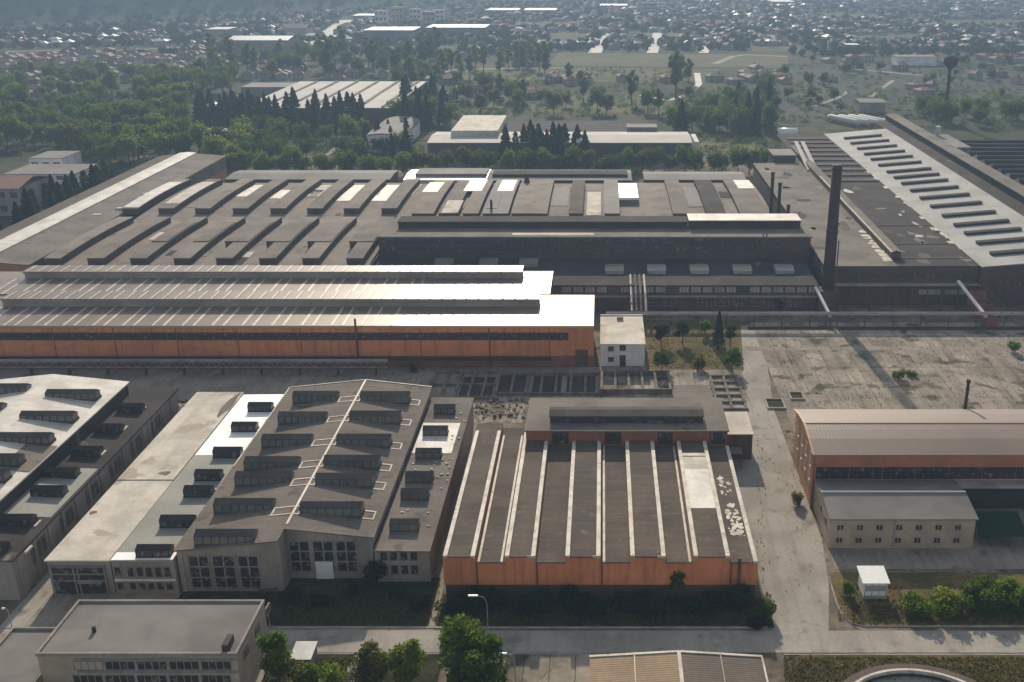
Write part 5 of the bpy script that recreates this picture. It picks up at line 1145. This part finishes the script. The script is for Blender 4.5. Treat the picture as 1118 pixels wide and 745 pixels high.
# near ones, each of its own make
for (u, v, h, rad, n, ls, lm, kind, nm, lab, cat) in (
 (506, 752, 14.2, 4.3, 4200, .48, 'leafA', 'broad', 'broadleaf_tree', 'taller rear one of the two green trees at the bottom centre', 'tree'),
 (526, 768, 12.2, 4.6, 4200, .46, 'leafA', 'broad', 'broadleaf_tree', 'front bushy one of the two green trees at the bottom centre', 'tree'),
 (446, 754, 9.4, 3.3, 3000, .40, 'leafB', 'broad', 'broadleaf_tree', 'small yellow-green tree left of the two big trees', 'tree'),
 (408, 756, 9.2, 3.4, 3000, .38, 'leafD', 'broad', 'broadleaf_tree', 'thin olive tree beside the footpath', 'tree'),
 (304, 745, 10.0, 3.3, 3400, .40, 'leafA', 'broad', 'broadleaf_tree', 'bright green tree at the corner of the flat-roofed office', 'tree'),
 (352, 754, 6.0, 3.6, 2600, .36, 'leafB', 'bush', 'bush', 'green bush with reddish tips below the tiny white shed', 'bush'),
 (326, 754, 5.4, 3.0, 2000, .34, 'leafD', 'bush', 'bush', 'olive bush below the bright green tree at the office', 'bush'),
 (738, 655, 6.8, 1.9, 1300, .34, 'leafA', 'broad', 'broadleaf_tree', 'dark tree growing up the orange wall of the strip-roofed workshop', 'tree'),
 (803, 664, 5.6, 2.6, 1600, .34, 'leafC', 'bush', 'bush', 'dark rounded bush at the right end of the orange wall', 'bush'),
 (838, 676, 4.4, 1.7, 1100, .30, 'leafA', 'bush', 'bush', 'sunlit green bush at the road corner', 'bush'),
 (826, 684, 2.6, 2.0, 900, .28, 'leafC', 'bush', 'bush', 'low dark bush beside the sunlit one at the road corner', 'bush'),
 (410, 640, 6.0, 2.4, 1500, .34, 'leafC', 'bush', 'bush', 'tall dark shrub before the corner of the gabled workshop', 'bush'),
 (872, 552, 3.2, 1.7, 800, .28, 'leafD', 'bush', 'bush', 'olive shrub against the orange end wall of the brown-roofed hall', 'bush'),
 (927, 650, 3.2, 1.6, 800, .28, 'leafA', 'bush', 'bush', 'dark shrub directly left of the white kiosk', 'bush'),
 (980, 413, 3.2, 2.0, 700, .30, 'leafA', 'bush', 'bush', 'lone green shrub on the concrete yard', 'bush'),
 (995, 411, 2.2, 1.6, 500, .28, 'leafB', 'bush', 'bush', 'small yellow shrub next to the lone one on the concrete yard', 'bush'),
 (1108, 385, 3.6, 2.4, 700, .34, 'leafA', 'bush', 'bush', 'green shrub at the right edge of the concrete yard', 'bush'),
 (784, 379, 11.8, 2.5, 2200, .42, 'leafC', 'cone', 'conifer_tree', 'tall dark conifer in the garden by the concrete yard', 'tree'),
 (745, 376, 8.2, 2.8, 1300, .42, 'leafC', 'broad', 'broadleaf_tree', 'dark tree in the middle of the garden', 'tree'),
 (722, 378, 7.6, 2.6, 1300, .42, 'leafC', 'broad', 'broadleaf_tree', 'dark tree at the back left of the garden', 'tree'),
 (722, 406, 6.4, 2.7, 1300, .40, 'leafA', 'broad', 'broadleaf_tree', 'green tree at the front left of the garden by the white house', 'tree'),
 (762, 404, 5.2, 2.2, 900, .38, 'leafD', 'bush', 'bush', 'yellow-brown bush in the front of the garden', 'bush'),
 (800, 405, 6.6, 2.6, 1300, .40, 'leafA', 'broad', 'broadleaf_tree', 'green tree at the front right corner of the garden', 'tree'),
 (797, 378, 7., 2.0, 1000, .40, 'leafC', 'broad', 'broadleaf_tree', 'dark tree right behind the garden conifer', 'tree'),
 (769, 366, 5.0, 2.0, 900, .38, 'leafA', 'broad', 'broadleaf_tree', 'small tree left of the garden conifer', 'tree'),
 (738, 336, 8., 3.0, 1200, .42, 'leafC', 'broad', 'broadleaf_tree', 'dark tree against the dark central hall', 'tree'),
 (848, 338, 5., 2.6, 900, .42, 'leafC', 'bush', 'bush', 'dark bush at the foot of the dark central hall', 'bush'),
 (452, 407, 3.2, 1.3, 500, .3, 'leafC', 'bush', 'bush', 'small dark shrub behind the gabled workshop', 'bush')):
    x, y = W(u, v); put(make_tree(nm, lab, cat, int(u * 7 + v), h, rad, n, ls, lm, kind, nc=11 if n >= 3000 else 8, low=.14 if n >= 2000 else .28), x, y, rt.uniform(0, 6), first=True)
shr = [make_tree('bush', 'x', 'bush', 300 + k, 4.4, 3.7, 2200, .34, ('leafA', 'leafB', 'leafA')[k], 'bush') for k in range(3)]
for k, (u, v, s_, lab) in enumerate(((1002, 668, .95, 'leftmost bush of the green hedge on the dry grass'), (1022, 664, 1.1, 'second bush from the left in the green hedge on the dry grass'), (1052, 660, 1.0, 'middle bush of the green hedge on the dry grass'), (1072, 663, 1.25, 'largest bush of the green hedge on the dry grass'), (1096, 662, 1.15, 'second bush from the right edge in the green hedge'), (1118, 666, 1.2, 'bush of the green hedge cut by the right edge'))):
    x, y = W(u, v); put(shr[k % 3], x, y, rt.uniform(0, 6), s_, s_ * 1.05, lab, 'hedge on the dry grass', first=k < 3)

dk = [make_tree('bush', 'x', 'bush', 330 + k, 3.0, 2.6, 900, .32, 'leafC', 'bush') for k in range(2)]
for k, u in enumerate((492, 512, 540, 566, 590, 622, 648, 676, 706, 764, 784)):
    x, y = W(u + rt.uniform(-5, 5), 664 + rt.uniform(-2, 3)); put(dk[k % 2], x, y, rt.uniform(0, 6), rt.uniform(.9, 1.5), rt.uniform(.9, 1.5), 'dark shrub in the row at the foot of the front orange wall', 'dark shrubs below the front orange wall', first=k < 2)
for k, (u, v) in enumerate(((318, 655), (350, 662), (384, 650), (432, 654), (458, 662))):
    x, y = W(u, v); put(dk[k % 2], x, y, rt.uniform(0, 6), rt.uniform(.6, 1.1), rt.uniform(.5, .9), 'low dark shrub on the shaded plot before the gabled workshop', 'dark shrubs before the gabled workshop')

# wooded belts: crowns shared between copies
BR = [make_tree('broadleaf_tree', 'x', 'tree', 500 + k, 11, 5.2, 1500, .62, ('leafA', 'leafF', 'leafD', 'leafA', 'leafB')[k], 'broad') for k in range(5)]
PO = [make_tree('poplar_tree', 'x', 'tree', 520 + k, 20, 4.4, 1500, .75, ('leafF', 'leafB')[k], 'broad', nc=10, low=.2) for k in range(2)]
CO = [make_tree('conifer_tree', 'x', 'tree', 540 + k, 15, 4.4, 1700, .7, 'leafC', 'cone') for k in range(2)]
CY = [make_tree('cypress_tree', 'x', 'tree', 560, 12, 2.4, 900, .6, 'leafC', 'column')]
used = set()
def belt(protos_, pts, label, group, s0=.8, s1=1.25):
    for u, v in pts:
        k = rt.randrange(len(protos_)); q = protos_[k]; x, y = W(u, v); s_ = rt.uniform(s0, s1)
        put(q, x, y, rt.uniform(0, 6.28), s_, s_ * rt.uniform(.85, 1.15), label, group, first=q.name not in used); used.add(q.name)
def scatter(n, u0, u1, v0, v1, gap=5.5, ok=None):
    out = []; tries = 0
    while len(out) < n and tries < n * 60:
        tries += 1; u, v = rt.uniform(u0, u1), rt.uniform(v0, v1)
        if ok and not ok(u, v): continue
        x, y = W(u, v)
        if all((x - a) ** 2 + (y - b_) ** 2 > gap * gap for a, b_ in out): out.append((x, y))
    return [(PX + F * x / (y * ct + H * st), None, x, y) for x, y in out]
def belt_xy(protos_, pts, label, group, s0=.8, s1=1.25):
    for _, _, x, y in pts:
        k = rt.randrange(len(protos_)); q = protos_[k]; s_ = rt.uniform(s0, s1)
        put(q, x, y, rt.uniform(0, 6.28), s_, s_ * rt.uniform(.85, 1.15), label, group, first=q.name not in used); used.add(q.name)
left_ok = lambda u, v: v > 88 - .12 * u and (v < 170 or u > 95) and v < 208 - .15 * u and not (205 < u < 262 and 110 < v < 165)
belt_xy(BR, scatter(135, -10, 228, 84, 200, 9.5, left_ok), 'round green broadleaf tree in the wood left of the long halls', 'trees of the left wood', 1.15, 1.75)
belt_xy(CO + CY, [(0, 0, -236 - rt.uniform(0, 14), y) for y in range(366, 520, 5)], 'dark conifer between the long white-banded hall and the flat offices', 'dark conifers by the offices', 1., 1.5)
belt(BR[3:] + BR[:1], [(u + rt.uniform(-4, 4), 193 + rt.uniform(-3, 3)) for u in range(243, 440, 13)], 'round bright tree in the row behind the left curved roofs', 'tree row behind the left curved roofs', .95, 1.2)
belt(BR[:3], [(u + rt.uniform(-4, 4), 190 + rt.uniform(-3, 3)) for u in range(446, 838, 15)], 'round green tree in the row behind the right curved roofs', 'tree row behind the right curved roofs', .95, 1.25)
belt_xy(CO, scatter(62, 258, 402, 131, 152, 4.6), 'dark conifer in front of the broad pale-roofed hall', 'conifers before the broad hall', 1.15, 1.6)
belt_xy(BR[:2], scatter(20, 245, 395, 152, 182, 9, lambda u, v: not (335 < u < 392 and abs(v - (178 - (u - 344) * .72)) < 7)), 'green tree in the wood below the broad pale-roofed hall', 'trees below the broad hall', 1.1, 1.6)
belt_xy(BR[4:], scatter(8, 238, 275, 160, 186, 7), 'yellow-green tree left of the conifers', 'yellow-green trees', 1.2, 1.7)
belt_xy(CO, scatter(10, 215, 270, 128, 140, 7), 'dark conifer beside the white block', 'conifers by the white block', 1.2, 1.6)
belt_xy(CO + BR[:1], scatter(17, 428, 492, 112, 160, 7, lambda u, v: not (u > 462 and v > 142)), 'dark tree between the broad hall and the long pale hall', 'dark trees between the far halls', 1.3, 1.7)
belt_xy(CO + BR[:1], scatter(14, 396, 446, 153, 172, 6), 'dark tree around the barrel-roofed hall', 'trees around the barrel-roofed hall', .8, 1.25)
belt_xy(CO + CY, scatter(26, 552, 645, 171, 182, 3.8), 'dark cypress in front of the long pale-roofed hall', 'cypresses before the long far hall', 1.05, 1.5)
belt(CO[:1], [(692, 182)], 'lone dark cypress near the right end of the long pale-roofed hall', None, .9, .95)
belt(CO[:1], [(576, 196), (380, 196)], 'dark pointed conifer poking up behind the back roofs', 'conifers behind the back roofs', .7, .75)
belt_xy(BR[:2] + PO, scatter(62, 215, 480, 62, 104, 13, lambda u, v: v > 62 and not (255 < u < 436 and 86 < v < 120)), 'tall green tree in the belt behind the broad pale-roofed hall', 'tree belt behind the broad hall', 1.2, 1.8)
belt_xy(PO, scatter(15, 482, 600, 70, 88, 9), 'pale green poplar along the field edge', 'poplars along the field edge', 1.1, 1.4)
belt_xy(BR[:3] + PO[:1], scatter(30, 470, 760, 88, 126, 10, lambda u, v: not (590 < u < 720 and 92 < v < 108)), 'scattered green tree among the allotments', 'trees among the allotments', .9, 1.6)
belt_xy(BR[:2] + CO[:1], scatter(40, 725, 840, 98, 150, 9, lambda u, v: v > 146 - (u - 725) * .42), 'dark green tree in the wood right of the allotments', 'trees right of the allotments', 1.1, 1.6)
belt_xy(BR[:2], scatter(14, 1000, 1118, 112, 140, 9), 'dark green tree beyond the ridge hall', 'trees beyond the ridge hall', .9, 1.4)
belt_xy(BR[:3], scatter(30, 820, 1118, 66, 130, 14, lambda u, v: u < 920 or v < 108), 'small tree scattered over the rail yard land', 'trees over the rail yard', .6, 1.1)

# far greenery that reads as one mass
rf = random.Random(9)
b = MB(); ico = [Vector(p).normalized() for p in ((0, 0, 1), (.89, 0, .45), (.28, .85, .45), (-.72, .53, .45), (-.72, -.53, .45), (.28, -.85, .45), (.72, .53, -.45), (-.28, .85, -.45), (-.89, 0, -.45), (-.28, -.85, -.45), (.72, -.53, -.45), (0, 0, -1))]
icf = [(0, 1, 2), (0, 2, 3), (0, 3, 4), (0, 4, 5), (0, 5, 1), (1, 6, 2), (2, 7, 3), (3, 8, 4), (4, 9, 5), (5, 10, 1), (6, 7, 2), (7, 8, 3), (8, 9, 4), (9, 10, 5), (10, 6, 1), (11, 7, 6), (11, 8, 7), (11, 9, 8), (11, 10, 9), (11, 6, 10)]
def lump(x, y, z, r_):
    i = len(b.v); b.v += [(x + p.x * r_ * rf.uniform(.7, 1.25), y + p.y * r_ * rf.uniform(.7, 1.25), z + p.z * r_ * rf.uniform(.75, 1.2)) for p in ico]
    b.f += [tuple(i + q for q in f_) for f_ in icf]; b.m += [0] * 20
n_ = 0
while n_ < 5200:
    u, v = rf.uniform(-40, 1158), -4 + 66 * rf.random() ** 1.1
    if u < 330 and v < 40 - u * .1 and rf.random() < .5: continue
    if 600 < u < 862 and v > 56 or on_road(u, v) or on_road(u, v - 3) or any(a < u < b_ and c_ < v < d_ + 1 for a, b_, c_, d_ in PLOTS): continue
    x, y = W(u, v); r_ = rf.uniform(2.2, 5.2); lump(x, y, r_ * .9, r_); n_ += 1
    if rf.random() < .5: lump(x + rf.uniform(-4, 4), y + rf.uniform(-3, 3), r_ * 1.2, r_ * .7)
tag(b.build('distant_trees', M['leafF']), kind='stuff')
b = MB()
dg = bpy.context.evaluated_depsgraph_get()
hv = hills.data
for _ in range(16000):
    p = hv.vertices[rf.randrange(len(hv.vertices))].co
    if p.z < 2: continue
    lump(p.x + rf.uniform(-28, 28), p.y + rf.uniform(-36, 36), p.z + 1.5, rf.uniform(4, 8))
tag(b.build('hillside_wood', M['leafC']), kind='stuff')

b = MB(); rs_ = random.Random(14)
def scrub(x, y, r_, h_, n):
    for _ in range(n):
        d = rnd_dir(rs_); leaf(b, Vector((x + d.x * r_ * rs_.uniform(.3, 1), y + d.y * r_ * rs_.uniform(.3, 1), max(.2, h_ * (.5 + .5 * d.z)))), .8, rs_, .4)
for (u0, u1, v0, v1, n, r0_, h0_) in ((475, 770, 76, 128, 420, 2.6, 2.6), (0, 228, 96, 190, 420, 3.2, 3.4), (232, 440, 62, 180, 330, 3., 3.2), (725, 850, 96, 175, 300, 3.2, 3.), (850, 1118, 68, 135, 420, 2.6, 2.2), (1000, 1118, 100, 142, 160, 3., 3.), (240, 840, 186, 194, 130, 2.4, 3.), (420, 470, 120, 182, 60, 2.6, 3.)):
    k = 0
    while k < n:
        u, v = rs_.uniform(u0, u1), rs_.uniform(v0, v1); k += 1
        if u0 == 0 and not left_ok(u, v) or on_road(u, v) or (596 < u < 860 and v < 76): continue
        x, y = W(u, v)
        if -268 < x < -150 and 690 < y < 930 or -125 < x < 62 and 640 < y < 760 or y < 610 and x > 70 and x < 190: continue
        scrub(x, y, r0_ * rs_.uniform(.6, 1.6), h0_ * rs_.uniform(.5, 1.4), 26)
tag(b.build('scrub', M['leafF']), kind='stuff')

# weeds and dry blades that nobody could count
def tufts(name, m, areas, seed, size=(.2, .5)):
    r = random.Random(seed); b = MB()
    for (u0, u1, v0, v1, n) in areas:
        for _ in range(n):
            x, y = W(r.uniform(u0, u1), r.uniform(v0, v1)); q = r.uniform(*size)
            for k in range(3):
                a = r.uniform(0, 6.28); dx, dy = math.cos(a) * q * .6, math.sin(a) * q * .6
                b.poly([(x - dy * .5, y + dx * .5, .06), (x + dy * .5, y - dx * .5, .06), (x + dx, y + dy, .06 + q)])
    return tag(b.build(name, M[m]), kind='stuff')
tufts('dry_grass', 'straw', [(930, 1118, 662, 682, 2600), (856, 1118, 718, 745, 4200), (915, 985, 640, 678, 800), (715, 800, 382, 402, 900)], 1, (.15, .4))
tufts('green_weeds', 'leafD', [(484, 842, 648, 682, 3600), (302, 466, 648, 682, 1800), (930, 1118, 655, 682, 700), (290, 400, 718, 745, 900), (870, 1118, 718, 745, 900), (708, 806, 352, 402, 500)], 2, (.2, .6))
tufts('yard_weeds', 'leafD', [(826, 905, 440, 660, 40), (826, 836, 470, 640, 50), (838, 1118, 356, 446, 1100), (470, 480, 600, 680, 60), (440, 560, 402, 436, 160), (200, 440, 404, 412, 260), (864, 874, 450, 560, 40)], 3, (.15, .45))
